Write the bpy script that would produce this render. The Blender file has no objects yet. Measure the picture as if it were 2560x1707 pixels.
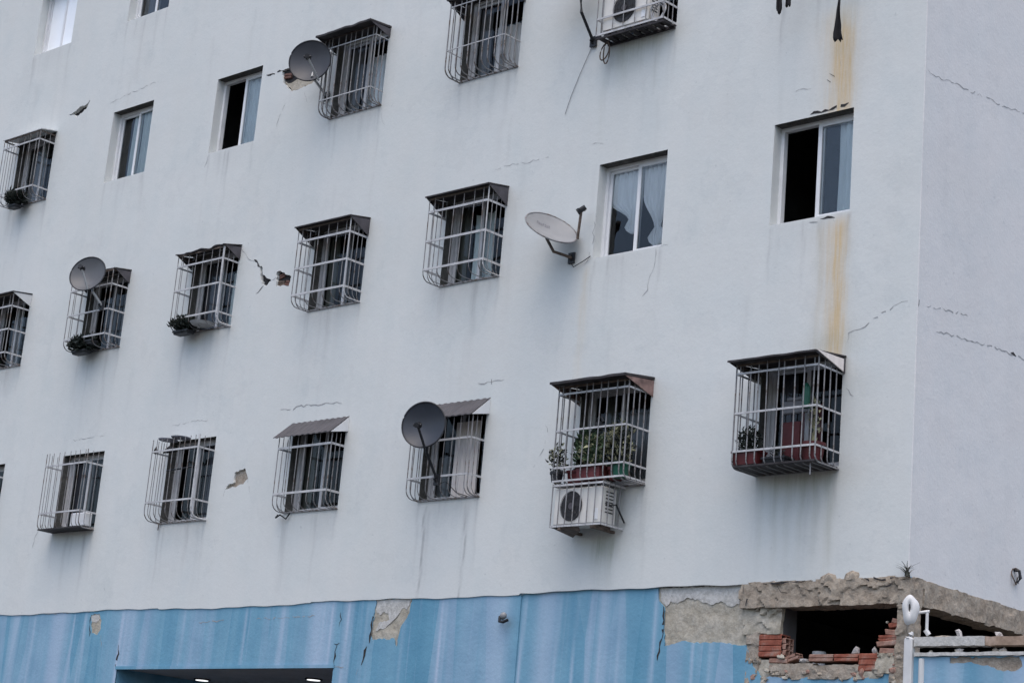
import bpy, bmesh, math, random
import numpy as np
from mathutils import Vector, Matrix, noise
from mathutils.geometry import delaunay_2d_cdt

random.seed(7)
rng = np.random.default_rng(7)
S = bpy.context.scene
COL = S.collection

# ------------------------------------------------------------------ camera
YAW, PITCH, ROLL = 0.761824927, 0.261418726, 0.0875926395
cf = Vector((-math.sin(YAW)*math.cos(PITCH), math.cos(YAW)*math.cos(PITCH), math.sin(PITCH)))
r0 = Vector((math.cos(YAW), math.sin(YAW), 0)); u0 = r0.cross(cf)
CR = r0*math.cos(ROLL)+u0*math.sin(ROLL); CU = -r0*math.sin(ROLL)+u0*math.cos(ROLL)
cd = bpy.data.cameras.new('camera'); cam = bpy.data.objects.new('camera', cd); COL.objects.link(cam)
cd.sensor_width = 36; cd.lens = 4944.56*36/2560; cd.clip_end = 2000; cd.clip_start = .1
m = Matrix((( CR.x, CU.x, -cf.x, 10.84017), (CR.y, CU.y, -cf.y, -17.55928), (CR.z, CU.z, -cf.z, 1.60014), (0,0,0,1)))
cam.matrix_world = m
S.camera = cam

# ------------------------------------------------------------------ sky, sun, exposure
SUN_EL, SUN_AZ = math.radians(70), math.radians(145)     # azimuth measured clockwise from +Y
W = bpy.data.worlds.new('World'); S.world = W; W.use_nodes = True
wn = W.node_tree.nodes; bg = wn['Background']
sky = wn.new('ShaderNodeTexSky'); sky.sky_type = 'NISHITA'; sky.sun_disc = False
sky.sun_elevation = SUN_EL; sky.sun_rotation = SUN_AZ
sky.air_density = 1.0; sky.dust_density = 3.4; sky.ozone_density = 1.0
W.node_tree.links.new(sky.outputs[0], bg.inputs[0]); bg.inputs[1].default_value = 0.15
sl = bpy.data.lights.new('sun', 'SUN'); sl.energy = 0.6; sl.angle = math.radians(80); sl.color = (1, .95, .88)
so = bpy.data.objects.new('sun', sl); COL.objects.link(so)
sd = Vector((math.sin(SUN_AZ)*math.cos(SUN_EL), math.cos(SUN_AZ)*math.cos(SUN_EL), math.sin(SUN_EL)))
so.rotation_euler = (-sd).to_track_quat('-Z', 'Y').to_euler()
S.view_settings.view_transform = 'Standard'; S.view_settings.look = 'None'
S.view_settings.exposure = 0.92; S.view_settings.gamma = 1; S.view_settings.use_curve_mapping = False

# ------------------------------------------------------------------ materials
def newmat(n):
    m = bpy.data.materials.new(n); m.use_nodes = True
    nt = m.node_tree; b = nt.nodes['Principled BSDF']
    return m, nt, b
def N(nt, t, **k):
    n = nt.nodes.new(t)
    for a, v in k.items(): setattr(n, a, v)
    return n
def noisetex(nt, scale, vec=None, detail=4, rough=.55, stretch=None):
    tc = N(nt, 'ShaderNodeTexCoord'); mp = N(nt, 'ShaderNodeMapping')
    nt.links.new(tc.outputs['Object'], mp.inputs[0])
    if stretch: mp.inputs['Scale'].default_value = stretch
    nz = N(nt, 'ShaderNodeTexNoise'); nz.inputs['Scale'].default_value = scale
    nz.inputs['Detail'].default_value = detail; nz.inputs['Roughness'].default_value = rough
    nt.links.new(mp.outputs[0], nz.inputs['Vector'])
    return nz.outputs['Fac']
def ramp(nt, fac, stops, interp='LINEAR'):
    r = N(nt, 'ShaderNodeValToRGB'); r.color_ramp.interpolation = interp
    e = r.color_ramp.elements
    while len(e) < len(stops): e.new(.5)
    for el, (p, c) in zip(e, stops):
        el.position = p; el.color = (*c, 1) if len(c) == 3 else c
    nt.links.new(fac, r.inputs[0]); return r.outputs[0]
def mix(nt, fac, a, b, mode='MIX'):
    mx = N(nt, 'ShaderNodeMix'); mx.data_type = 'RGBA'; mx.blend_type = mode
    for sock, v in ((mx.inputs[0], fac), (mx.inputs[6], a), (mx.inputs[7], b)):
        if isinstance(v, (int, float)): sock.default_value = v
        elif isinstance(v, tuple): sock.default_value = (*v, 1)
        else: nt.links.new(v, sock)
    return mx.outputs[2]
def bump(nt, b, h, strength, dist=.01):
    bp = N(nt, 'ShaderNodeBump'); bp.inputs['Strength'].default_value = strength; bp.inputs['Distance'].default_value = dist
    nt.links.new(h, bp.inputs['Height']); nt.links.new(bp.outputs[0], b.inputs['Normal'])
def mathn(nt, op, a, b=None):
    n = N(nt, 'ShaderNodeMath', operation=op)
    for i, v in enumerate((a, b)):
        if v is None: continue
        if isinstance(v, (int, float)): n.inputs[i].default_value = v
        else: nt.links.new(v, n.inputs[i])
    return n.outputs[0]

def simple(name, col, rough=.6, var=.12, scale=18, metal=0, spec=.3, bumpy=0, stretch=None):
    m, nt, b = newmat(name)
    f = noisetex(nt, scale, stretch=stretch)
    lo = tuple(max(0, c*(1-var)) for c in col); hi = tuple(min(1, c*(1+var)) for c in col)
    nt.links.new(ramp(nt, f, [(.3, lo), (.7, hi)]), b.inputs['Base Color'])
    b.inputs['Roughness'].default_value = rough; b.inputs['Metallic'].default_value = metal
    b.inputs['Specular IOR Level'].default_value = spec
    if bumpy: bump(nt, b, f, bumpy, .01)
    return m

def make_wall_mat(name, base_lo, base_hi, bstr, tint=(1, 1, 1)):
    m, nt, b = newmat(name)
    big = noisetex(nt, .55, detail=3)
    stre = noisetex(nt, 1.0, detail=5, rough=.6, stretch=(3.2, 3.2, .16))
    fine = noisetex(nt, 26, detail=6, rough=.65)
    c = ramp(nt, big, [(.3, base_lo), (.7, base_hi)])
    s = ramp(nt, stre, [(.45, (1, 1, 1)), (.7, (.975, .978, .98)), (.85, (.94, .945, .95))])
    c = mix(nt, 1.0, c, s, 'MULTIPLY')
    f = ramp(nt, fine, [(.35, (.965, .965, .965)), (.65, (1.0, 1.0, 1.0))])
    c = mix(nt, 1.0, c, f, 'MULTIPLY')
    tone = noisetex(nt, 1.7, detail=5, rough=.6, stretch=(1, 1, .7))
    c = mix(nt, 1.0, c, ramp(nt, tone, [(.3, (.955, .972, .98)), (.5, (1, 1, 1)), (.7, (1.01, .998, .992))]), 'MULTIPLY')
    rep_ = noisetex(nt, .9, detail=8, rough=.62)
    c = mix(nt, 1.0, c, ramp(nt, rep_, [(.56, (1, 1, 1)), (.575, (.955, .96, .965)), (.60, (.985, .985, .985))]), 'MULTIPLY')
    spk = noisetex(nt, 13, detail=3, rough=.5)
    c = mix(nt, 1.0, c, ramp(nt, spk, [(.25, (.84, .85, .86)), (.31, (1, 1, 1))]), 'MULTIPLY')
    at = N(nt, 'ShaderNodeAttribute', attribute_name='stain')
    sp = N(nt, 'ShaderNodeSeparateColor'); nt.links.new(at.outputs['Color'], sp.inputs[0])
    wob = ramp(nt, noisetex(nt, 1.0, detail=6, rough=.7, stretch=(26, 26, 1.6)), [(.3, (.35,)*3), (.68, (1.25,)*3)])
    wf = N(nt, 'ShaderNodeRGBToBW'); nt.links.new(wob, wf.inputs[0])
    d = mathn(nt, 'MULTIPLY', sp.outputs[0], wf.outputs[0]); d = mathn(nt, 'MINIMUM', d, .92)
    c = mix(nt, d, c, (.17, .17, .18))
    r = mathn(nt, 'MULTIPLY', sp.outputs[1], wf.outputs[0]); r = mathn(nt, 'MINIMUM', r, .95)
    c = mix(nt, r, c, (.56, .43, .26))
    g = mathn(nt, 'MULTIPLY', sp.outputs[2], wf.outputs[0]); g = mathn(nt, 'MINIMUM', g, .9)
    c = mix(nt, g, c, (.30, .31, .25))
    nt.links.new(c, b.inputs['Base Color'])
    b.inputs['Roughness'].default_value = .88; b.inputs['Specular IOR Level'].default_value = .12
    h1 = noisetex(nt, 30, detail=6, rough=.6); h2 = noisetex(nt, 3.0, detail=5, rough=.6)
    h = mathn(nt, 'ADD', mathn(nt, 'MULTIPLY', h1, .25), mathn(nt, 'MULTIPLY', h2, 1.0))
    bump(nt, b, h, bstr, .03)
    return m
M = {}
M['wall'] = make_wall_mat('white_wall_paint', (.588, .607, .592), (.612, .630, .617), .2)
M['side'] = make_wall_mat('white_side_stucco', (.615, .61, .60), (.645, .64, .632), .3)

def make_blue():
    m, nt, b = newmat('blue_wall_paint')
    st = noisetex(nt, 1.0, detail=4, rough=.6, stretch=(1.5, 1.5, .05))
    st2 = noisetex(nt, 1.0, detail=5, rough=.7, stretch=(13, 13, .22))
    blot = noisetex(nt, 2.4, detail=4)
    tcb = N(nt, 'ShaderNodeTexCoord'); mpb = N(nt, 'ShaderNodeMapping'); mpb.inputs['Scale'].default_value = (1, 0, .10)
    nt.links.new(tcb.outputs['Object'], mpb.inputs[0]); vo = N(nt, 'ShaderNodeTexVoronoi'); vo.inputs['Scale'].default_value = 2.6
    nt.links.new(mpb.outputs[0], vo.inputs['Vector']); bwv = N(nt, 'ShaderNodeSeparateColor'); nt.links.new(vo.outputs['Color'], bwv.inputs[0])
    blk = mathn(nt, 'ADD', mathn(nt, 'MULTIPLY', bwv.outputs[0], .22), mathn(nt, 'MULTIPLY', st, .78))
    c = ramp(nt, blk, [(.30, (.105, .27, .385)), (.42, (.135, .305, .425)), (.50, (.165, .335, .45)), (.58, (.215, .36, .48)), (.70, (.265, .385, .51))])
    w = ramp(nt, st2, [(.58, (0, 0, 0)), (.70, (.4,)*3), (.8, (.7,)*3)])
    c = mix(nt, w, c, (.30, .41, .56))
    bl = ramp(nt, blot, [(.35, (.88, .9, .92)), (.65, (1.05, 1.03, 1.02))])
    c = mix(nt, 1.0, c, bl, 'MULTIPLY')
    at = N(nt, 'ShaderNodeAttribute', attribute_name='stain')
    sp = N(nt, 'ShaderNodeSeparateColor'); nt.links.new(at.outputs['Color'], sp.inputs[0])
    c = mix(nt, mathn(nt, 'MINIMUM', sp.outputs[2], .9), c, (.42, .50, .62))
    c = mix(nt, mathn(nt, 'MINIMUM', sp.outputs[0], .9), c, (.10, .12, .14))
    chip = ramp(nt, noisetex(nt, 9, detail=5, rough=.7), [(.735, (0, 0, 0)), (.75, (1, 1, 1))])
    c = mix(nt, chip, c, (.38, .37, .34))
    nt.links.new(c, b.inputs['Base Color']); b.inputs['Roughness'].default_value = .75
    b.inputs['Specular IOR Level'].default_value = .2
    bump(nt, b, noisetex(nt, 22, detail=6), .25, .02)
    return m
M['blue'] = make_blue()

def rough_mat(name, c0, c1, c2, scale, bs, bd=.03):
    m, nt, b = newmat(name)
    a = noisetex(nt, scale, detail=8, rough=.7); d = noisetex(nt, scale*4.5, detail=6, rough=.7)
    c = ramp(nt, a, [(.28, c0), (.5, c1), (.72, c2)])
    c = mix(nt, 1.0, c, ramp(nt, d, [(.3, (.72,)*3), (.6, (1.06,)*3)]), 'MULTIPLY')
    nt.links.new(c, b.inputs['Base Color']); b.inputs['Roughness'].default_value = .95
    b.inputs['Specular IOR Level'].default_value = .08
    bump(nt, b, mathn(nt, 'ADD', a, mathn(nt, 'MULTIPLY', d, .5)), bs, bd)
    return m
M['concrete'] = rough_mat('rough_concrete', (.19, .155, .12), (.355, .30, .24), (.43, .38, .315), 5, .9)
M['beige'] = rough_mat('bare_render', (.30, .27, .21), (.41, .375, .31), (.49, .46, .40), 4, .7)
M['whitish'] = rough_mat('flaking_limewash', (.43, .42, .39), (.50, .49, .465), (.57, .565, .55), 6, .5)
M['brick'] = rough_mat('red_clay', (.15, .05, .035), (.28, .095, .065), (.38, .18, .125), 7, .5, .015)
def dusty(m_):
    nt = m_.node_tree; b = nt.nodes['Principled BSDF']; src = b.inputs['Base Color'].links[0].from_socket
    c = mix(nt, ramp(nt, noisetex(nt, 9, detail=6, rough=.7), [(.52, (0, 0, 0)), (.66, (.5,)*3)]), src, (.36, .31, .27)); nt.links.new(c, b.inputs['Base Color'])
dusty(M['brick'])
M['brickend'] = rough_mat('pale_clay', (.19, .10, .075), (.31, .18, .14), (.42, .31, .26), 8, .5, .015)
M['brickdk'] = rough_mat('dark_clay', (.09, .05, .04), (.16, .09, .075), (.22, .16, .14), 8, .5, .015)  # darker, browner clay for bricks in the small holes
M['mortar'] = rough_mat('mortar', (.22, .18, .14), (.33, .285, .235), (.43, .39, .335), 9, .7)
M['stone'] = rough_mat('rubble_stone', (.34, .31, .30), (.48, .45, .43), (.60, .57, .55), 12, .5)
def bar_mat():
    m, nt, b = newmat('grey_bar_paint')
    c = ramp(nt, noisetex(nt, 5, detail=3), [(.3, (.15, .15, .155)), (.7, (.25, .25, .255))])
    c = mix(nt, ramp(nt, noisetex(nt, 11, detail=5, rough=.7), [(.52, (0, 0, 0)), (.62, (.9,)*3)]), c, (.10, .07, .052))
    nt.links.new(c, b.inputs['Base Color']); b.inputs['Roughness'].default_value = .6; return m
M['bar'] = bar_mat()
M['rail'] = simple('white_rail_paint', (.43, .43, .435), .55, .22, 9)
M['rust'] = simple('rusty_steel', (.10, .075, .06), .8, .5, 14, bumpy=.3)
M['roof'] = simple('dark_roof_sheet', (.035, .031, .033), .75, .5, 7, bumpy=.3)
M['recess_shade'] = rough_mat('shaded_recess_paint', (.06, .058, .053), (.092, .09, .083), (.135, .132, .122), 6, .3)  # recess shade put into the colour of caged reveals and all soffits
M['gussetdk'] = simple('dark_side_sheet', (.075, .07, .078), .7, .3, 6)
M['gussetbr'] = simple('brown_side_sheet', (.20, .13, .115), .7, .45, 9)
M['roofg'] = simple('grey_roof_sheet', (.075, .070, .074), .7, .2, 6, bumpy=.2)
M['fibre'] = simple('pale_plastic_sheet', (.55, .56, .56), .6, .08, 5)
M['frame'] = simple('white_window_frame', (.66, .67, .68), .4, .06, 5)
M['gap'] = simple('dark_crack', (.035, .033, .034), .95, .3, 20)
M['gapg'] = simple('grey_crack', (.30, .305, .31), .95, .2, 20)
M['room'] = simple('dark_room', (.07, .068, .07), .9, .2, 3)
M['soffit'] = simple('brown_soffit', (.42, .38, .38), .7, .12, 2)
M['dark'] = simple('black_plastic', (.02, .021, .024), .5, .3, 10)
M['dish'] = simple('charcoal_dish', (.058, .061, .07), .45, .12, 4)
M['dishc1'] = simple('grey_dish', (.10, .104, .112), .45, .12, 4)
M['dishd4'] = simple('black_dish', (.042, .048, .06), .4, .12, 4)
M['rim'] = simple('dish_rim', (.025, .027, .032), .5, .2, 6)
M['dishw'] = simple('pale_dish', (.25, .255, .262), .5, .06, 5)
M['letter'] = simple('faded_lettering', (.12, .12, .15), .6, .2, 30)
M['steel'] = simple('galvanised_pole', (.42, .43, .43), .45, .15, 12, metal=.2)
M['ac'] = simple('cream_casing', (.60, .585, .55), .5, .08, 5)
M['acdark'] = simple('fan_grille', (.03, .03, .032), .6, .3, 15)
M['pvc'] = simple('white_pipe', (.55, .55, .545), .4, .08, 7)
M['wood'] = rough_mat('brown_timber', (.22, .16, .12), (.34, .25, .19), (.42, .33, .27), 6, .4, .01)
M['redpot'] = simple('red_plastic', (.07, .012, .013), .5, .25, 8)
M['redpot2'] = simple('dusty_red_plastic', (.11, .028, .03), .6, .25, 8)
M['greenpot'] = simple('green_plastic', (.014, .085, .055), .45, .2, 8)
M['leaf'] = simple('green_leaf', (.065, .105, .055), .6, .45, 9)
M['leafd'] = simple('dark_leaf', (.018, .024, .02), .6, .45, 9)
M['leafy'] = simple('yellowing_leaf', (.26, .26, .16), .6, .4, 9)
M['weed'] = simple('dry_weed', (.09, .09, .07), .7, .4, 9)
M['cloth'] = simple('black_cloth', (.012, .012, .014), .9, .3, 15)
M['tarp'] = simple('grey_tarp', (.24, .24, .28), .6, .25, 9)
M['pot'] = simple('dull_metal', (.35, .35, .35), .5, .2, 9)
M['asphalt'] = simple('asphalt', (.055, .055, .055), .95, .25, 2)
def curtain_mat(name, col):
    m, nt, b = newmat(name)
    f = noisetex(nt, 6, stretch=(6, 6, .5))
    nt.links.new(ramp(nt, f, [(.3, tuple(c*.86 for c in col)), (.7, col)]), b.inputs['Base Color'])
    b.inputs['Roughness'].default_value = .95; b.inputs['Specular IOR Level'].default_value = .05
    tr = N(nt, 'ShaderNodeBsdfTranslucent'); tr.inputs[0].default_value = (*col, 1)
    ms = N(nt, 'ShaderNodeMixShader'); ms.inputs[0].default_value = .06
    nt.links.new(b.outputs[0], ms.inputs[1]); nt.links.new(tr.outputs[0], ms.inputs[2])
    nt.links.new(ms.outputs[0], nt.nodes['Material Output'].inputs[0])
    return m
M['c_white'] = curtain_mat('white_curtain', (.90, .91, .93))
M['c_grey'] = curtain_mat('grey_curtain', (.21, .21, .22))
M['c_dark'] = curtain_mat('dark_curtain', (.09, .09, .105))
M['c_green'] = curtain_mat('sage_curtain', (.66, .72, .72))
M['c_olive'] = curtain_mat('olive_curtain_and_shade', (.13, .13, .115))  # one curtain, and three sheets coloured as the shade on left reveals
M['c_cream'] = curtain_mat('cream_curtain', (.80, .74, .70))
M['whitepane'] = simple('near_white_pane', (.88, .90, .92), .25, .03, 3, spec=.6)  # near-white opaque pane colour, set in one window only
M['c_red'] = curtain_mat('maroon_curtain', (.26, .10, .10))
def glass(ior, gname):
    m, nt, b = newmat(gname); nt.nodes.remove(b)
    fr = N(nt, 'ShaderNodeFresnel'); fr.inputs[0].default_value = ior
    gl = N(nt, 'ShaderNodeBsdfGlossy'); gl.inputs['Roughness'].default_value = .03; gl.inputs[0].default_value = (.95, .98, 1, 1)
    tr = N(nt, 'ShaderNodeBsdfTransparent'); tr.inputs[0].default_value = (.90, .93, .93, 1)
    nz = noisetex(nt, 1.4); bp = N(nt, 'ShaderNodeBump'); bp.inputs['Strength'].default_value = .05
    nt.links.new(nz, bp.inputs['Height']); nt.links.new(bp.outputs[0], gl.inputs['Normal'])
    ms = N(nt, 'ShaderNodeMixShader')
    nt.links.new(fr.outputs[0], ms.inputs[0]); nt.links.new(tr.outputs[0], ms.inputs[1]); nt.links.new(gl.outputs[0], ms.inputs[2])
    nt.links.new(ms.outputs[0], nt.nodes['Material Output'].inputs[0]); return m
M['glass'] = glass(1.5, 'window_glass'); M['glassd'] = glass(1.33, 'weak_reflection_glass')  # lower index weakens the sky reflection in caged panes
M['framed'] = simple('darker_window_frame', (.46, .46, .465), .5, .15, 5)  # same frame in a darker grey, for the caged windows
def emit():
    m, nt, b = newmat('lit_lamp'); b.inputs['Base Color'].default_value = (.8, .8, .8, 1)
    f = noisetex(nt, 5); nt.links.new(ramp(nt, f, [(.3, (.95, .97, 1)), (.7, (1, 1, 1))]), b.inputs['Emission Color'])
    b.inputs['Emission Strength'].default_value = .75; return m
M['lamp'] = emit()

# ------------------------------------------------------------------ mesh helpers
class MB:
    def __init__(s): s.v = []; s.f = []
    def add(s, vs, fs):
        o = len(s.v); s.v += [tuple(v) for v in vs]; s.f += [tuple(i+o for i in f) for f in fs]; return s
    def box(s, x0, x1, y0, y1, z0, z1):
        return s.add([(x0,y0,z0),(x1,y0,z0),(x1,y1,z0),(x0,y1,z0),(x0,y0,z1),(x1,y0,z1),(x1,y1,z1),(x0,y1,z1)],
                     [(3,2,1,0),(4,5,6,7),(0,1,5,4),(1,2,6,5),(2,3,7,6),(3,0,4,7)])
    def tube(s, pts, r, n=6, r2=None):
        pts = [Vector(p) for p in pts]; L = len(pts); base = len(s.v)
        up = Vector((0, 0, 1))
        for i, p in enumerate(pts):
            d = (pts[min(i+1, L-1)]-pts[max(i-1, 0)]).normalized()
            a = d.cross(up) if abs(d.z) < .95 else d.cross(Vector((1, 0, 0)))
            a.normalize(); b = d.cross(a)
            rr = r if r2 is None else r+(r2-r)*i/(L-1)
            for k in range(n):
                t = 2*math.pi*k/n; s.v.append(tuple(p+a*rr*math.cos(t)+b*rr*math.sin(t)))
        for i in range(L-1):
            for k in range(n):
                s.f.append((base+i*n+k, base+i*n+(k+1) % n, base+(i+1)*n+(k+1) % n, base+(i+1)*n+k))
        s.f.append(tuple(base+k for k in range(n))[::-1]); s.f.append(tuple(base+(L-1)*n+k for k in range(n)))
        return s
    def strip(s, pts, h, t):
        """flat bar standing on edge along a path: height h in z, thickness t sideways"""
        pts = [Vector(p) for p in pts]; L = len(pts); base = len(s.v)
        for i, p in enumerate(pts):
            d = (pts[min(i+1, L-1)]-pts[max(i-1, 0)]); d.z = 0; d.normalize()
            a = Vector((d.y, -d.x, 0))
            for q in ((-1, -1), (1, -1), (1, 1), (-1, 1)):
                s.v.append(tuple(p+a*q[0]*t/2+Vector((0, 0, q[1]*h/2))))
        for i in range(L-1):
            for k in range(4):
                s.f.append((base+i*4+k, base+i*4+(k+1) % 4, base+(i+1)*4+(k+1) % 4, base+(i+1)*4+k))
        s.f.append((base+3, base+2, base+1, base)); s.f.append(tuple(base+(L-1)*4+k for k in range(4)))
        return s
    def mesh(s, name='m'):
        me = bpy.data.meshes.new(name); me.from_pydata(s.v, [], s.f); me.update(); return me
    def build(s, name, mat, parent=None, smooth=False, bevel=0):
        return link(name, s.mesh(name), mat, parent, smooth, bevel)
def link(name, me, mat, parent=None, smooth=False, bevel=0, sharp=0):
    if bevel:
        b = bmesh.new(); b.from_mesh(me)
        bmesh.ops.recalc_face_normals(b, faces=b.faces)
        bmesh.ops.bevel(b, geom=b.edges[:], offset=bevel, segments=1, affect='EDGES', profile=.5)
        b.to_mesh(me); b.free()
    if mat is not None:
        me.materials.clear(); me.materials.append(M[mat] if isinstance(mat, str) else mat)
    if smooth:
        me.polygons.foreach_set('use_smooth', [True]*len(me.polygons))
    if sharp: me.set_sharp_from_angle(angle=math.radians(sharp))
    o = bpy.data.objects.new(name, me); COL.objects.link(o)
    if parent: o.parent = parent
    return o
def tag(o, label, cat, group=None):
    o['label'] = label; o['category'] = cat
    if group: o['group'] = group
    return o
def thing(name, label, cat, loc, group=None):
    o = bpy.data.objects.new(name, None); COL.objects.link(o); o.location = loc; o.empty_display_size = .1
    return tag(o, label, cat, group)
def place(me, name, parent, loc, rot=None):
    """another object that shares mesh data"""
    o = bpy.data.objects.new(name, me); COL.objects.link(o); o.parent = parent; o.location = loc
    if rot: o.rotation_euler = rot
    return o
def pin(p, poly):
    x, y = p; c = False; n = len(poly)
    for i in range(n):
        x1, y1 = poly[i]; x2, y2 = poly[(i+1) % n]
        if (y1 > y) != (y2 > y) and x < (x2-x1)*(y-y1)/(y2-y1)+x1: c = not c
    return c
def jag(poly, step=.035, amp=.012, closed=True, sd=0):
    """break a polygon's edges into small uneven pieces"""
    rnd = random.Random(sd+len(poly)*13+int(abs(poly[0][0])*100)); out = []
    n = len(poly)
    for i in range(n if closed else n-1):
        a = Vector(poly[i]); b = Vector(poly[(i+1) % n]); k = max(1, int((b-a).length/step))
        nn = Vector((-(b-a).y, (b-a).x)).normalized() if (b-a).length > 0 else Vector((0, 0))
        for j in range(k):
            p = a+(b-a)*(j/k)
            if j: p = p+nn*rnd.uniform(-amp, amp)
            out.append((p.x, p.y))
    if not closed: out.append(tuple(poly[-1]))
    return out

# ------------------------------------------------------------------ ground
g = MB().add([(-600,-600,0),(600,-600,0),(600,600,0),(-600,600,0)], [(0,1,2,3)]).build('ground', 'asphalt')
g['kind'] = 'structure'

# ------------------------------------------------------------------ building
bld = thing('apartment_building', 'white apartment block with cracked plaster, rows of windows and blue painted ground floor', 'building', (0, 0, 0))
RX = [-.91, -3.575, -6.24, -8.87, -11.66, -14.37, -17.09]           # right edges of the window columns
WW, WH, RD = 1.085, 1.235, .20                                         # opening width, height, reveal depth
SILL = {'D': 6.11, 'C': 9.01, 'B': 11.93, 'A': 14.80}
OPEN = {}
for r_ in 'DCB':
    for i in range(7): OPEN[r_+str(7-i)] = (RX[i]-WW, RX[i], SILL[r_], SILL[r_]+WH)
OPEN['A1'] = (RX[6]-WW, RX[6]+.03, SILL['A'], SILL['A']+WH); OPEN['A2'] = (RX[5]-WW, RX[5]+.03, SILL['A'], SILL['A']+WH)
ZB, ZT, XL = 4.875, 17.6, -24.0

DAM = {   # broken plaster on the upper wall: outline (x, z), depth, kind
 'dart': ([(-16.822,13.396),(-16.586,13.428),(-16.485,13.487),(-16.334,13.478),(-16.203,13.552),(-16.294,13.404),(-16.545,13.303),(-16.62,13.37)], .07, 'gap'),
 'dishside': ([(-11.202,12.974),(-11.037,12.98),(-10.60,12.93),(-10.32,12.66),(-10.452,12.60),(-10.895,12.571),(-11.129,12.763)], .05, 'brick'),
 'brickhole': ([(-10.741,9.716),(-10.651,9.722),(-10.499,9.638),(-10.404,9.60),(-10.433,9.46),(-10.59,9.49),(-10.72,9.493)], .06, 'brick'),
 'jagged': ([(-11.15,9.86),(-11.10,9.86),(-11.05,9.72),(-10.92,9.64),(-10.84,9.60),(-10.96,9.53),(-11.05,9.58),(-11.10,9.68)], .06, 'gap'),
 'spall': ([(-11.307,6.535),(-11.241,6.607),(-11.129,6.628),(-11.138,6.769),(-10.926,6.823),(-10.826,6.66),(-10.918,6.585),(-11.116,6.558)], .035, 'whitish'),
}
def lines(a, b, step, extra):
    xs = list(np.arange(a, b, step))+[b]
    xs = [x for x in xs if all(abs(x-e) > step*.35 for e in extra)]+list(extra)
    return np.array(sorted(set(round(float(x), 4) for x in xs if a-1e-6 <= x <= b+1e-6)))

def streak(x, z, x0, w, ztop, length, fade=.35):
    """a run-off streak starting at ztop and fading downward"""
    t = (ztop-z)/length
    v = np.where((t > 0) & (t < 1.0), np.minimum(1, t/.04)*(1-t)**(.8), 0)
    wob = .012*np.sin(z*5.1+x0*7)+.008*np.sin(z*13+x0*3)
    return v*np.exp(-((x-x0-wob)/w)**2)
def blob(x, z, x0, z0, wx, wz): return np.exp(-((x-x0)/wx)**2-((z-z0)/wz)**2)
def stain_front(x, z):
    d = np.zeros_like(x); r = np.zeros_like(x); gq = np.zeros_like(x)
    rn = random.Random(5)
    for k, (a, b, z0, z1) in OPEN.items():
        for q in range(5):
            xx = rn.uniform(a-.05, b+.05); d += rn.uniform(.08, .26)*streak(x, z, xx, rn.uniform(.015, .05), z0-.02, rn.uniform(.4, 1.3))
        for xx in (a+.02, b-.02): d += .26*streak(x, z, xx, .022, z0, rn.uniform(.5, 1.1))
        d += .10*streak(x, z, (a+b)/2, .45, z0, .45)
        for q in range(2):
            xx = rn.uniform(a, b); d += .08*streak(x, z, xx, .03, z1+rn.uniform(.5, 1.1), 1.0)
    for q in range(70):
        xx = rn.uniform(-20, -.2); zt = rn.uniform(5.5, 17); d += rn.uniform(.03, .10)*streak(x, z, xx, rn.uniform(.012, .07), zt, rn.uniform(.7, 2.5))
    # two drip lines under the window with the black dish
    d += .75*streak(x, z, -7.175, .013, 6.05, 4.6)+.68*streak(x, z, -6.435, .013, 6.05, 4.6)+.16*streak(x, z, -7.10, .03, 6.0, 1.2)
    # below the cages with plants and the air conditioners
    gq += .55*blob(x, z, -4.12, 5.36, .22, .16)+.35*streak(x, z, -4.02, .05, 5.5, .8)+.35*streak(x, z, -4.2, .1, 5.5, .7)
    for xx, a in ((-1.92, .3), (-1.72, .4), (-1.55, .35), (-1.38, .42), (-1.2, .38), (-1.02, .4)): gq += a*streak(x, z, xx, .045, 6.1, 1.25)
    gq += .38*blob(x, z, -1.45, 6.02, .55, .12)
    gq += .45*blob(x, z, -4.1, 11.80, .42, .13)+.35*blob(x, z, -4.25, 11.62, .28, .22)+.3*streak(x, z, -3.86, .05, 11.9, .9)+.25*streak(x, z, -4.4, .1, 11.9, .9)
    d += .35*streak(x, z, -3.95, .012, 11.9, .4)
    r += .24*streak(x, z, -4.74, .05, 8.95, 2.4)+.18*streak(x, z, -4.80, .04, 8.6, 1.8)
    gq += .15*streak(x, z, -4.70, .05, 11.5, 1.3)
    # rusty run through the corner column of windows
    r += .70*streak(x, z, -1.07, .13, 11.40, 5.0)*(z > 10.2)+.50*streak(x, z, -1.15, .24, 11.6, 4.5)*(z > 10.2)
    for xx_, a_ in ((-1.03, .4), (-1.10, .3), (-.97, .28), (-1.2, .22)): r += a_*streak(x, z, xx_, .022, 11.3, 3.0)*(z > 10.2)+a_*.8*streak(x, z, xx_+.03, .018, 9.0, 3.0)*(z < 9)*(z > 7.3)
    gq += .4*streak(x, z, -1.12, .11, 11.9, 1.3)*(z > 10.9)+.25*streak(x, z, -.98, .05, 12, 1.6)*(z > 10.2)
    r += .62*streak(x, z, -1.02, .10, 9.02, 5.5)*(z < 9.0)*(z > 7.3)+.45*blob(x, z, -1.02, 7.55, .12, .3)
    r += .34*streak(x, z, -1.12, .20, 9.02, 4.4)*(z < 9.0)+.16*streak(x, z, -1.27, .03, 8.9, 2.2)
    gq += .20*streak(x, z, -1.28, .035, 8.95, 2.2)+.3*blob(x, z, -1.15, 7.5, .3, .14)+.15*blob(x, z, -.8, 7.45, .15, .25)
    gq += .25*streak(x, z, -1.0, .05, 6.0, 1.4)
    return d, r, gq
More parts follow.
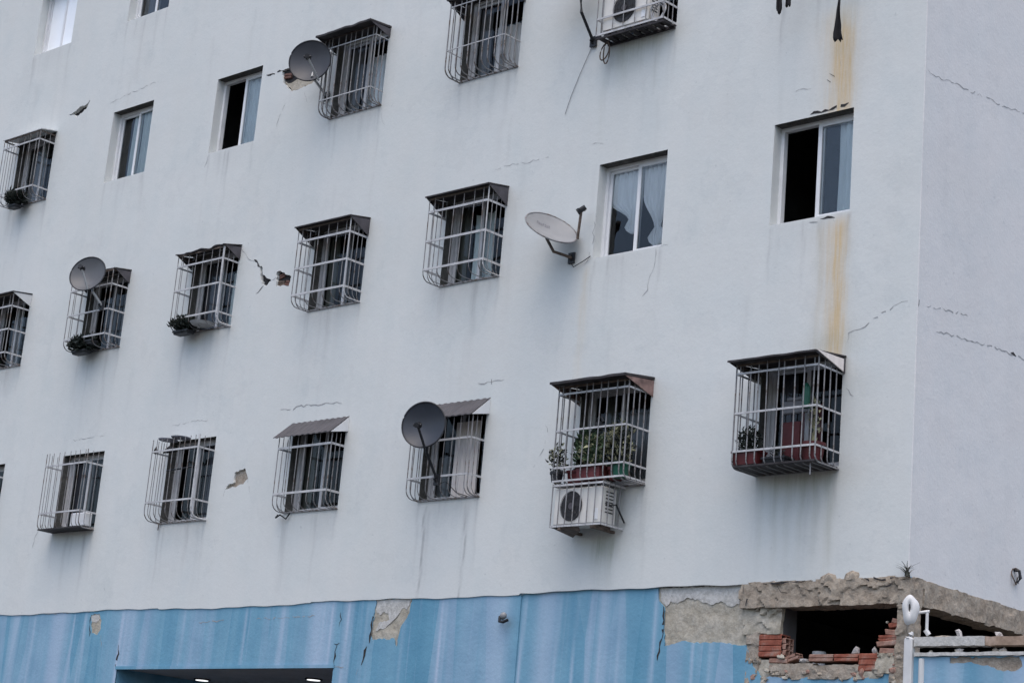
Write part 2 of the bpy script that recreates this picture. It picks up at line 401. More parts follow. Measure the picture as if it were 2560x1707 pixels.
def stain_side(x, z):
    d = np.zeros_like(x); rn = random.Random(9)
    for q in range(25):
        xx = rn.uniform(.2, 7); zt = rn.uniform(6, 17); d += rn.uniform(.02, .06)*streak(x, z, xx, rn.uniform(.03, .12), zt, rn.uniform(.7, 2.5))
    d += .28*blob(x, z, 2.18, 5.2, .12, .08)
    return d, d*0, .05*np.exp(-((x)/.12)**2)
def stain_blue(x, z):
    d = np.zeros_like(x); w = np.zeros_like(x); rn = random.Random(3)
    for q in range(34):
        xx = rn.uniform(-18, -2.2); w += rn.uniform(.15, .6)*np.exp(-((x-xx-.012*np.sin(z*3))/rn.uniform(.012, .03))**2)*np.clip((4.9-z)/.15, 0, 1)
    for xx, ww in ((-16.1, .12), (-14.9, .18), (-13.2, .25), (-9.0, .2), (-5.7, .18), (-8.45, .1), (-5.0, .15), (-4.1, .08)):
        w += .5*np.exp(-((x-xx)/ww)**2)
    return d, d*0, w

def zlip(x):
    return ZB-.004+.010*np.sin(x*1.3)*np.where(x < -5.4, 1, .3)+.006*np.sin(x*4.1+1)+.004*np.sin(x*11.3)+np.where(x < -5.4, -.016, 0)+np.where((x < -9.2) & (x > -12.5), -.014, 0)
def wall_mesh(name, mat, xs, zs, opens, dams, stain, place3, reveal=RD, extra_dark=None):
    """plaster skin on a fine grid with openings, reveals and broken patches; place3(x, depth, z) -> point"""
    rects = {}
    for k, (poly, dep, kd) in dams.items():
        px = [p[0] for p in poly]; pz = [p[1] for p in poly]
        i0 = np.searchsorted(xs, min(px)-.03)-1; i1 = np.searchsorted(xs, max(px)+.03)
        j0 = np.searchsorted(zs, min(pz)-.03)-1; j1 = np.searchsorted(zs, max(pz)+.03)
        rects[k] = (max(i0, 0), min(i1, len(xs)-1), max(j0, 0), min(j1, len(zs)-1))
    nx, nz = len(xs), len(zs)
    cx = (xs[:-1]+xs[1:])/2; cz = (zs[:-1]+zs[1:])/2
    keep = np.ones((nx-1, nz-1), bool)
    for (a, b, z0, z1) in opens: keep[np.ix_((cx > a) & (cx < b), (cz > z0) & (cz < z1))] = False
    for (i0, i1, j0, j1) in rects.values(): keep[i0:i1, j0:j1] = False
    GX, GZ = np.meshgrid(xs, zs, indexing='ij')
    vx = list(GX.ravel()); vz = list(GZ.ravel()); vd = [0.0]*len(vx)
    ii, jj = np.nonzero(keep)
    faces = np.stack([ii*nz+jj, (ii+1)*nz+jj, (ii+1)*nz+jj+1, ii*nz+jj+1], 1).tolist()
    for k, (poly, dep, kd) in dams.items():
        i0, i1, j0, j1 = rects[k]; pl = jag(poly)
        pts = [Vector((xs[i], zs[j])) for i in range(i0, i1+1) for j in range(j0, j1+1)
               if (i in (i0, i1) or j in (j0, j1)) or not pin((xs[i], zs[j]), pl)]
        n0 = len(pts); pts += [Vector(p) for p in pl]
        ed = [(n0+t, n0+(t+1) % len(pl)) for t in range(len(pl))]
        vv, ee, ff, *_ = delaunay_2d_cdt(pts, ed, [], 0, 1e-5)
        o = len(vx); vx += [v.x for v in vv]; vz += [v.y for v in vv]; vd += [0]*len(vv)
        for f in ff:
            c = (sum(vv[t].x for t in f)/3, sum(vv[t].y for t in f)/3)
            if not pin(c, pl) and not any(a < c[0] < b and z0 < c[1] < z1 for a, b, z0, z1 in opens): faces.append([o+t for t in f])
        o = len(vx)
        for (x, z) in pl: vx += [x, x]; vz += [z, z]; vd += [0, dep+.002]
        for t in range(len(pl)):
            q = (t+1) % len(pl); faces.append([o+2*t, o+2*t+1, o+2*q+1, o+2*q])
    vx = np.array(vx); vz = np.array(vz); vd = np.array(vd)
    if name == 'front_wall': vz = np.where(vz < ZB+.001, zlip(vx), vz)
    me = bpy.data.meshes.new(name)
    co = place3(vx, vd, vz)
    me.from_pydata(co.tolist(), [], faces); me.update()
    dd, rr, gg = stain(vx, vz)
    at = me.color_attributes.new('stain', 'FLOAT_COLOR', 'POINT')
    at.data.foreach_set('color', np.stack([np.clip(dd, 0, 1), np.clip(rr, 0, 1), np.clip(gg, 0, 1), np.ones_like(dd)], 1).astype(np.float32).ravel())
    return link(name, me, mat, bld)
def front3(off): return lambda x, d, z: np.stack([x, d+off, z], 1)
def side3(off): return lambda x, d, z: np.stack([off-d, x, z], 1)

ex = sorted({round(v, 4) for o in OPEN.values() for v in o[:2]}); ez = sorted({round(v, 4) for o in OPEN.values() for v in o[2:]})
xs = lines(XL, -.007, .03, ex); zs = lines(ZB, ZT, .06, ez)
front = wall_mesh('front_wall', 'wall', xs, zs, list(OPEN.values()), DAM, stain_front, front3(0.0))
side = wall_mesh('side_wall', 'side', lines(.007, 9, .06, []), lines(ZB+.01, ZT, .08, []), [], {}, stain_side, side3(0.0))
nz_ = 260; mb = MB(); vs = []
for j in range(nz_+1):
    z = ZB+(ZT-ZB)*j/nz_
    for k in range(6):
        a_ = math.pi/2*k/5; wv = .002*noise.fractal(Vector((k*.1, 3, z*2.2)), 1, 2, 4)*math.sin(2*a_)
        vs.append((-.007+.007*math.sin(a_)+wv, .007-.007*math.cos(a_)-wv, z))
mb.add(vs, [(j*6+k, j*6+k+1, (j+1)*6+k+1, (j+1)*6+k) for j in range(nz_) for k in range(5)]); mb.build('wall_corner', 'side', bld, smooth=True)
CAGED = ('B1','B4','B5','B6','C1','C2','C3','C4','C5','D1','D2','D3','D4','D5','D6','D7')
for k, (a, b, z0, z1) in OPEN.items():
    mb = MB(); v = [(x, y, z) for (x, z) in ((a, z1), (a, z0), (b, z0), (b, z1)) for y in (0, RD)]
    mb.add(v, [(0,1,3,2),(2,3,5,4),(4,5,7,6)]); mb.build('window_reveal', 'recess_shade' if k in CAGED else 'wall', bld)
    MB().add([(a, 0, z1), (b, 0, z1), (b, RD, z1), (a, RD, z1)], [(0,1,2,3)]).build('window_soffit', 'recess_shade', bld)
# underside lip of the plaster skin, roof, rear walls, slabs
lx = np.arange(XL, -.001, .04); lz = zlip(lx)
MB().add([(float(x), y, float(z)) for x, z in zip(lx, lz) for y in (0, .06)], [(2*i, 2*i+2, 2*i+3, 2*i+1) for i in range(len(lx)-1)]).build('plaster_lip', 'wall', bld)
MB().box(XL, 0, .3, 9, ZT, ZT+.2).build('roof', 'concrete', bld)
MB().box(XL-.2, XL, 0, 9, 0, ZT).build('end_wall', 'wall', bld)
MB().box(XL, 0, 9, 9.2, 0, ZT).build('rear_wall', 'wall', bld)
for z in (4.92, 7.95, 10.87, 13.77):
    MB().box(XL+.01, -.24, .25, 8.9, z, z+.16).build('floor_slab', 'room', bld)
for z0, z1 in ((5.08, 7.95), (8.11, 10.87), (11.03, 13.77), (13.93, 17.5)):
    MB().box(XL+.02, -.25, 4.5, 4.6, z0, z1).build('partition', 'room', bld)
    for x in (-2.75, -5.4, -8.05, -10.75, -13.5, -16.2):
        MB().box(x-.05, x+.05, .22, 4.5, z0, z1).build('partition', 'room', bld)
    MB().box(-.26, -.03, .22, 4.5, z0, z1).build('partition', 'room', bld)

# damaged patches: what shows behind the lost plaster
def backing(poly, dep, mat, name):
    pl = jag(poly); n = len(pl)
    vv, ee, ff, *_ = delaunay_2d_cdt([Vector(p) for p in pl], [(t, (t+1) % n) for t in range(n)], [], 1, 1e-5)
    mb = MB(); mb.add([(v.x, dep-.004, v.y) for v in vv], [tuple(f) for f in ff if pin((sum(vv[t].x for t in f)/len(f), sum(vv[t].y for t in f)/len(f)), pl)])
    return mb.build(name, mat, bld)
backing(*DAM['dart'][:2], 'gap', 'bare_patch'); backing(*DAM['jagged'][:2], 'gap', 'bare_patch')
backing(*DAM['spall'][:2], 'mortar', 'bare_patch'); backing(*DAM['brickhole'][:2], 'gap', 'bare_patch'); backing(*DAM['dishside'][:2], 'gap', 'bare_patch')
backing([(-11.12,12.78),(-11.0,12.73),(-10.8,12.76),(-10.6,12.70),(-10.35,12.68),(-10.46,12.61),(-10.895,12.58)], .025, 'beige', 'bare_patch')

# hollow clay brick: ribbed face, open cells at the ends
def brick_mesh(w, h, d, ribs=4, seed=0, chip=0):
    rn = random.Random(seed); mb = MB(); n = ribs*2
    prof = []
    for k in range(ribs):
        z0 = h*k/ribs; z1 = h*(k+1)/ribs; e = h/ribs*.16
        prof += [(.010, z0+.0005), (0, z0+e), (0, z1-e), (.010, z1-.0005)]
    L = []; Rr = []
    for (y, z) in prof:
        a = rn.uniform(-chip, chip)*w; b = rn.uniform(-chip, chip)*w
        L.append((a, y, z)); Rr.append((w+b, y, z))
    P = len(prof); v = L+Rr; f = [(i, i+P, i+1+P, i+1) for i in range(P-1)]
    mb.add(v, f)
    t = .012
    # shell: top, bottom, webs and ends around open cells
    mb.box(0, w, .010, d, h-t, h-.0006); mb.box(0, w, .010, d, .0006, t)
    for k in range(1, ribs): mb.box(.001, w-.001, .010, d, h*k/ribs-t/2, h*k/ribs+t/2)
    mb.box(.002, w-.002, d-t, d, t, h-t)
    mb.box(.001, w-.001, d*.5-t/2, d*.5+t/2, t, h-t)
    return mb.mesh('brick')
def brick(x, y, z, w, h, d, mat='brick', ribs=4, seed=0, chip=.02, rot=(0, 0, 0), parent=None):
    o = link('brick', brick_mesh(w, h, d, ribs, seed, chip), mat, parent or bld); o.location = (x, y, z); o.rotation_euler = rot
    return o
# bricks in the small hole and behind the upper dish
brick(-10.73, .03, 9.50, .15, .09, .03, 'rust', 2, 1, .05, (0, .1, 0)); brick(-10.70, .035, 9.61, .11, .07, .025, 'brickdk', 2, 2, .08, (0, -.2, 0)); brick(-10.57, .03, 9.50, .14, .08, .03, 'brickdk', 2, 3, .06, (0, .25, 0))
for k, (x, z, w) in enumerate(((-11.14, 12.83, .16), (-10.95, 12.85, .17), (-10.75, 12.80, .16))): brick(x, .012, z, w, .085, .04, 'brickdk' if k != 1 else 'stone', 2, 20+k, .08, (0, .12, 0))

# ------------------------------------------------------------------ ground floor, blue
GX0, GX1, GZ = -13.33, -8.63, 4.005
R1 = [(-3.31,4.90),(-3.30,4.80),(-3.287,4.724),(-3.206,4.653),(-3.19,4.45),(-3.169,4.209),(-2.918,4.264),(-2.75,4.235),(-2.581,4.246),(-2.3,4.225),(-2.035,4.208),(-1.97,4.05),(-1.90,3.95),(-1.80,3.84),(-1.70,3.87),(-1.3,3.85),(-.983,3.87),(-.6,3.85),(-.348,3.869),(-.163,3.982),(-.114,3.941),(-.10,3.6),(.05,3.5),(.05,4.90)]
PB = [(-7.946,4.862),(-7.955,4.7),(-7.97,4.54),(-7.99,4.40),(-7.944,4.333),(-7.80,4.36),(-7.66,4.34),(-7.55,4.36),(-7.49,4.24),(-7.47,4.36),(-7.437,4.504),(-7.302,4.68),(-7.283,4.862)]
PC = [(-14.154,4.80),(-14.11,4.62),(-14.08,4.53),(-13.93,4.50),(-13.86,4.60),(-13.87,4.72),(-13.95,4.82)]
blue_dam = {'b': (PB, .016, 'x'), 'c': (PC, .012, 'x')}
bx = lines(XL, -5.40, .04, [GX0, GX1]); bz = lines(0, ZB+.03, .08, [GZ])
blueL = wall_mesh('ground_floor_wall', 'blue', bx, bz, [(GX0, GX1, -1, GZ)], blue_dam, stain_blue, front3(.016), reveal=.02)
R1c = [(max(min(x, -.002), -9), min(z, ZB+.025)) for x, z in R1]
bx2 = lines(-5.40, 0, .04, []); bz2 = lines(0, ZB+.03, .08, [])
blueR = wall_mesh('ground_floor_wall', 'blue', bx2, bz2, [], {'r': (R1c, .03, 'x')}, stain_blue, front3(.035), reveal=.02)
MB().box(-5.42, -5.399, .0165, .0345, 0, ZB-.004).build('plaster_step', 'blue', bld)
def rough_sheet(name, mat, x0, x1, z0, z1, y, amp, nx, nz, poly=None, seed=0, fr=6):
    """bare render or concrete face, uneven"""
    X = np.linspace(x0, x1, nx); Z = np.linspace(z0, z1, nz); mb = MB(); vs = []
    for i in X:
        for j in Z: vs.append((i, y+amp*noise.fractal(Vector((i*fr, seed, j*fr)), 1, 2, 4), j))
    fs = []
    for i in range(nx-1):
        for j in range(nz-1):
            if poly and not pin(((X[i]+X[i+1])/2, (Z[j]+Z[j+1])/2), poly): continue
            fs.append((i*nz+j, (i+1)*nz+j, (i+1)*nz+j+1, i*nz+j+1))
    mb.add(vs, fs); return mb.build(name, mat, bld, smooth=True)
rough_sheet('bare_patch', 'beige', -8.05, -7.2, 4.18, 4.87, .030, .006, 40, 34, seed=1)
rough_sheet('bare_patch', 'beige', -14.25, -13.75, 4.4, 4.87, .026, .004, 20, 20, seed=2)
rough_sheet('bare_patch', 'beige', -3.45, -1.62, 3.80, 4.87, .055, .008, 110, 70, poly=[(-3.45,3.8),(-1.62,3.8),(-1.62,4.03),(-1.88,4.06),(-1.88,4.34),(-1.62,4.34),(-1.62,4.87),(-3.45,4.87)], seed=3)
# flakes of old white limewash left on the render
for poly, y in (([(-3.28,4.87),(-3.27,4.74),(-3.18,4.66),(-3.12,4.72),(-3.02,4.69),(-2.9,4.75),(-2.72,4.72),(-2.55,4.66),(-2.42,4.70),(-2.3,4.64),(-2.16,4.66),(-2.12,4.78),(-2.1,4.87)], .046),
                ([(-7.94,4.862),(-7.93,4.72),(-7.86,4.66),(-7.8,4.70),(-7.7,4.68),(-7.66,4.60),(-7.86,4.56),(-7.9,4.46),(-7.72,4.50),(-7.55,4.62),(-7.45,4.74),(-7.36,4.72),(-7.30,4.862)], .022),
                ([(-14.14,4.80),(-14.12,4.70),(-14.0,4.68),(-13.93,4.74),(-13.96,4.81)], .021)):
    pl = jag(poly, .03, .012); n = len(pl)
    vv, ee, ff, *_ = delaunay_2d_cdt([Vector(p) for p in pl], [(t, (t+1) % n) for t in range(n)], [], 1, 1e-5)
    mb = MB(); o = [(v.x, y, v.y) for v in vv]; mb.add(o, [tuple(f) for f in ff if pin((sum(vv[t].x for t in f)/len(f), sum(vv[t].y for t in f)/len(f)), pl)])
    mb.add([(x, yy, z) for x, z in pl for yy in (y, y+.006)], [(2*t, 2*t+1, 2*((t+1) % n)+1, 2*((t+1) % n)) for t in range(n)])
    mb.build('limewash_flake', 'whitish', bld)

# garage recess with lit downlights
mb = MB().add([(GX0-.0,.04,GZ),(GX1,.04,GZ),(GX1,6,GZ),(GX0,6,GZ)], [(0,1,2,3)])
mb.build('garage_soffit', 'soffit', bld)
MB().box(GX0-.1, GX0, .04, 6, 0, GZ+.1).build('garage_side_wall', 'blue', bld)
MB().box(GX1, GX1+.1, .04, 6, 0, GZ+.1).build('garage_side_wall', 'blue', bld)
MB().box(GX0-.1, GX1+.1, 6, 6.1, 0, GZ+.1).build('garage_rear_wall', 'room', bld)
MB().box(GX0-.02, GX1+.02, .0, .05, GZ-.02, GZ+.025).build('lintel_edge', 'blue', bld)
mbd = MB(); 
def disc(cx, cy, cz, r, n=20, axis='z', th=.01):
    mb = MB(); v = []
    for s in (0, 1):
        for k in range(n):
            t = 2*math.pi*k/n; v.append((cx+r*math.cos(t), cy+r*math.sin(t), cz+s*th))
    mb.add(v, [tuple(range(n))[::-1], tuple(range(n, 2*n))]+[(k, (k+1) % n, n+(k+1) % n, n+k) for k in range(n)]); return mb
for (x, y, w) in ((-12.90, 1.27, 'left'), (-10.37, 1.24, 'right')):
    t = thing('downlight', f'lit round white downlight in the garage ceiling, {w} one of two', 'downlight', (x, y, GZ), 'downlights in the garage ceiling')
    disc(0, 0, -.02, .125, 24, th=.016).build('trim_ring', 'dark', t); disc(0, 0, -.026, .095, 24, th=.008).build('lens', 'lamp', t)

# ------------------------------------------------------------------ broken corner: beam, column, bricks
def rough_box(name, mat, x0, x1, y0, y1, z0, z1, seg=.035, amp=.012, seed=0, parent=bld, top_amp=1.0, frac=False):
    nx = max(2, int((x1-x0)/seg)); ny = max(2, int((y1-y0)/seg)); nz = max(2, int((z1-z0)/seg))
    b = bmesh.new(); idx = {}
    def V(i, j, k):
        if (i, j, k) not in idx:
            p = Vector((x0+(x1-x0)*i/nx, y0+(y1-y0)*j/ny, z0+(z1-z0)*k/nz))
            q = p*7+Vector((seed*3.1, seed, 0))
            dv = Vector((noise.fractal(q, 1, 2, 4), noise.fractal(q+Vector((9, 0, 0)), 1, 2, 4), noise.fractal(q+Vector((0, 9, 0)), 1, 2, 4)*(top_amp)))
            if frac:
                dd_, pp_ = noise.voronoi(Vector((p.x*9+seed, p.y*9, p.z*9)))
                h_ = noise.cell(pp_[0]*3.3+Vector((seed, 0, 0))); tilt = (Vector((p.x*9+seed, p.y*9, p.z*9))-pp_[0])
                dv = dv*.35+Vector((h_*.5, h_, h_*.7))*.9+Vector((0, tilt.x*.5*h_+tilt.z*.4, 0))
            idx[(i, j, k)] = b.verts.new(p+dv*amp)
        return idx[(i, j, k)]
    for i in range(nx):
        for j in range(ny):
            b.faces.new((V(i,j,0), V(i,j+1,0), V(i+1,j+1,0), V(i+1,j,0))); b.faces.new((V(i,j,nz), V(i+1,j,nz), V(i+1,j+1,nz), V(i,j+1,nz)))
        for k in range(nz):
            b.faces.new((V(i,0,k), V(i+1,0,k), V(i+1,0,k+1), V(i,0,k+1))); b.faces.new((V(i,ny,k), V(i,ny,k+1), V(i+1,ny,k+1), V(i+1,ny,k)))
    for j in range(ny):
        for k in range(nz):
            b.faces.new((V(0,j,k), V(0,j,k+1), V(0,j+1,k+1), V(0,j+1,k))); b.faces.new((V(nx,j,k), V(nx,j+1,k), V(nx,j+1,k+1), V(nx,j,k+1)))
    me = bpy.data.meshes.new(name); b.to_mesh(me); b.free()
    return link(name, me, mat, parent, smooth=True, sharp=32)
rough_box('concrete_beam', 'concrete', -2.12, .018, -.012, .28, 4.605, 4.885, .02, .017, 1, frac=True)
rough_box('concrete_beam', 'concrete', -.27, .012, .285, 6.5, 4.62, 4.885, .032, .016, 2, frac=True)
rough_box('concrete_column', 'concrete', -.135, .012, .006, .24, 2.6, 4.60, .022, .012, 3, frac=True)
rough_box('bare_render_post', 'beige', -2.08, -1.585, .040, .095, 4.325, 4.612, .022, .016, 4, frac=True)
rough_box('bare_render_post', 'mortar', -2.02, -1.86, .038, .2, 3.80, 4.34, .022, .018, 5, frac=True)
rough_box('mortar_bed', 'mortar', -1.72, -1.16, .03, .2, 3.84, 4.0, .022, .016, 6, frac=True)
rough_box('mortar_bed', 'mortar', -1.17, -.58, .028, .2, 3.84, 3.985, .022, .014, 7, frac=True)
rough_box('mortar_bed', 'beige', -.60, -.34, .03, .2, 3.84, 3.915, .022, .012, 8, frac=True)
rough_box('mortar_bed', 'beige', -.37, -.12, .022, .2, 3.90, 4.10, .022, .02, 9, frac=True)
rough_box('mortar_bed', 'mortar', -.20, -.05, .016, .2, 3.45, 3.96, .022, .018, 10, frac=True)
rough_box('ledge', 'mortar', -1.60, -.12, .10, .24, 3.84, 3.99, .05, .01, 11)
# bricks still in place
brick(-1.865, .035, 4.075, .30, .245, .16, 'brick', 4, 1, .012)
brick(-1.56, .045, 4.09, .05, .19, .14, 'brickend', 3, 2, .2)
brick(-1.72, .04, 4.012, .235, .052, .15, 'brickend', 1, 3, .03, (0, .03, 0))
brick(-1.715, .045, 3.945, .22, .046, .12, 'brickend', 1, 4, .03, (0, -.03, 0))
brick(-1.53, .05, 4.005, .17, .07, .13, 'brickend', 2, 5, .12, (0, -.3, 0))
for k, (x, w, mt) in enumerate(((-1.205, .30, 'brickend'), (-.892, .30, 'brick'))):
    brick(x, .035, 4.022, w, .078, .15, mt, 2, 6+k, .02)
brick(-.58, .028, 3.918, .225, .185, .16, 'brick', 3, 9, .02)
brick(-.345, .035, 4.10, .20, .06, .16, 'brickend', 1, 10, .06, (0, .05, 0))
brick(-.375, .03, 4.168, .235, .055, .16, 'brickend', 1, 11, .05, (0, -.06, 0))
brick(-.355, .04, 4.228, .215, .062, .15, 'brick', 2, 12, .06)
brick(-.285, .045, 4.294, .15, .06, .15, 'brickend', 1, 13, .1, (0, .1, 0))
brick(-.245, .05, 4.36, .11, .055, .14, 'brick', 1, 14, .12, (0, -.12, 0))
brick(-.225, .05, 4.42, .095, .05, .14, 'brickend', 1, 15, .15, (0, .2, 0))
# side of the ground floor behind the yard wall, and the dark room
rough_box('side_ground_wall', 'concrete', -.20, -.01, .25, 6.5, 0, 4.10, .12, .012, 12)
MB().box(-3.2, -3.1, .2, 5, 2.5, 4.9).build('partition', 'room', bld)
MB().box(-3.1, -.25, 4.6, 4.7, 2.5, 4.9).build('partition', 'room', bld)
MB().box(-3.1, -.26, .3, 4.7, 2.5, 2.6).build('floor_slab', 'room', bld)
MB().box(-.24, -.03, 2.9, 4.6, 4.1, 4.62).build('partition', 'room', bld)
MB().box(-1.66, -1.60, .097, .35, 3.9, 4.62).build('partition', 'room', bld)
t = tag(MB().tube([(-1.30,.36,3.98),(-1.30,.36,4.07)], .085, 14, .06).tube([(-1.30,.36,4.07),(-1.30,.36,4.12)], .055, 14, .05).tube([(-1.30,.36,4.12),(-1.30,.36,4.17)], .075, 14).build('metal_pot', 'pot', smooth=False), 'dim grey pot standing just inside the broken brick opening', 'pot')
# rubble
def rock(r, seed, mat, loc, sc=(1, 1, 1), name='rubble_piece'):
    b = bmesh.new(); bmesh.ops.create_icosphere(b, subdivisions=1, radius=r)
    for v in b.verts:
        n_ = noise.noise(v.co/r*1.3+Vector((seed*5.1, seed, 0))); v.co *= 1+.75*n_
        v.co = Vector((v.co.x*sc[0], v.co.y*sc[1], v.co.z*sc[2]))
    me = bpy.data.meshes.new(name); b.to_mesh(me); b.free(); o = link(name, me, mat); o.location = loc; return o
tag(rock(.11, 1, 'concrete', (-1.0, .02, 4.885), (1.25, .45, .75)), 'wide lump of crumbled concrete on the beam top, left of a second lump', 'rubble')
tag(rock(.085, 2, 'concrete', (-.69, .01, 4.905), (1.15, .5, .85)), 'rounded lump of crumbled concrete on the beam top, nearer the corner', 'rubble')
tag(rock(.05, 3, 'stone', (-.655, .08, 4.135), (1, .8, 1.1)), 'pale pointed stone on the brick ledge, middle of the broken opening', 'rubble')
tag(rock(.045, 4, 'stone', (-.42, .07, 4.13), (1, .8, .9)), 'pale stone on the ledge against the stepped bricks', 'rubble')
tag(rock(.055, 5, 'stone', (-1.28, .06, 4.04), (1.1, .8, .6)), 'pale broken stone at lower left of the broken opening', 'rubble')
rl = random.Random(12)
for (x0, x1, z0, z1, y, n) in ((-1.98, -1.86, 3.84, 4.34, .035, 9), (-1.75, -1.2, 3.83, 3.96, .02, 9), (-1.2, -.35, 3.83, 3.93, .02, 9), (-.36, -.1, 3.88, 4.10, .02, 10), (-.18, -.02, 3.5, 4.2, .005, 14), (-1.60, -1.35, 3.97, 4.03, .06, 5), (-.28, -.12, 4.15, 4.5, .05, 7), (-2.05, -1.62, 4.56, 4.63, .02, 7), (-1.62, -1.52, 4.04, 4.12, .03, 3), (-2.0,-1.75,3.78,3.84,.03,5)):
    for q in range(n):
        o = rock(rl.uniform(.016, .042), rl.random()*90, rl.choice(('mortar', 'beige', 'concrete', 'brickend')), (rl.uniform(x0, x1), y+rl.uniform(0, .02), rl.uniform(z0, z1)), (rl.uniform(.8, 1.5), .6, rl.uniform(.6, 1.2)), 'mortar_lump'); o.parent = bld
# small weed on the corner
def grass_tuft(n, h, spread, seed, mat):
    rn = random.Random(seed); mb = MB()
    for i in range(n):
        a = rn.uniform(0, 2*math.pi); L = h*rn.uniform(.45, 1); o = Vector((rn.uniform(-.02, .02), rn.uniform(-.02, .02), 0))
        d = Vector((math.cos(a), math.sin(a), 0)); lean = spread*rn.uniform(.2, 1); w = rn.uniform(.006, .012)
        s = Vector((-d.y, d.x, 0))*w; p = [o+d*lean*t*t+Vector((0, 0, L*t*(1-.25*t))) for t in (0, .35, .7, 1)]
        vs = []
        for k, q in enumerate(p): ww = 1-.8*k/3; vs += [q-s*ww, q+s*ww]
        mb.add(vs, [(0,1,3,2),(2,3,5,4),(4,5,7,6)])
    return mb
o = grass_tuft(26, .2, .16, 3, 'weed').build('weed_tuft', 'weed'); o.location = (.0, -.03, 4.88); tag(o, 'small dry weed growing from the building corner on the beam', 'weed')

# ------------------------------------------------------------------ cracks in the plaster
def crack(pts, w, mat='gapg', plane='front', seed=0, off=.003, gaps=.0):
    rn = random.Random(seed+int(abs(pts[0][0])*77)); P = jag(pts, .05, .018, closed=False, sd=seed); runs = []; vs = []; fs = []
    n = len(P)
    for i, p in enumerate(P):
        a = Vector(P[max(i-1, 0)]); b = Vector(P[min(i+1, n-1)]); d = (b-a).normalized(); nn = Vector((-d.y, d.x))
        ww = w*rn.choice((.35, .6, 1, 1.3))*(0.25 if i in (0, n-1) else 1)
        for s_ in (-1, 1):
            q = Vector(p)+nn*ww*s_*.5
            vs.append((q.x, -off, q.y) if plane == 'front' else (off, q.x, q.y) if plane == 'side' else (q.x, -.034, q.y) if plane == 'beam' else (q.x, .035-off, q.y) if plane == 'blueR' else (q.x, .016-off, q.y))
    for i in range(n-1):
        if rn.random() < gaps:
            if fs: runs.append(fs); fs = []
            continue
        fs.append((2*i, 2*i+1, 2*i+3, 2*i+2))
    if fs: runs.append(fs)
    for fs in runs:
        lo = fs[0][0]; hi = fs[-1][2]
        MB().add(vs[lo:hi+1], [tuple(q-lo for q in f) for f in fs]).build('crack', mat, bld)
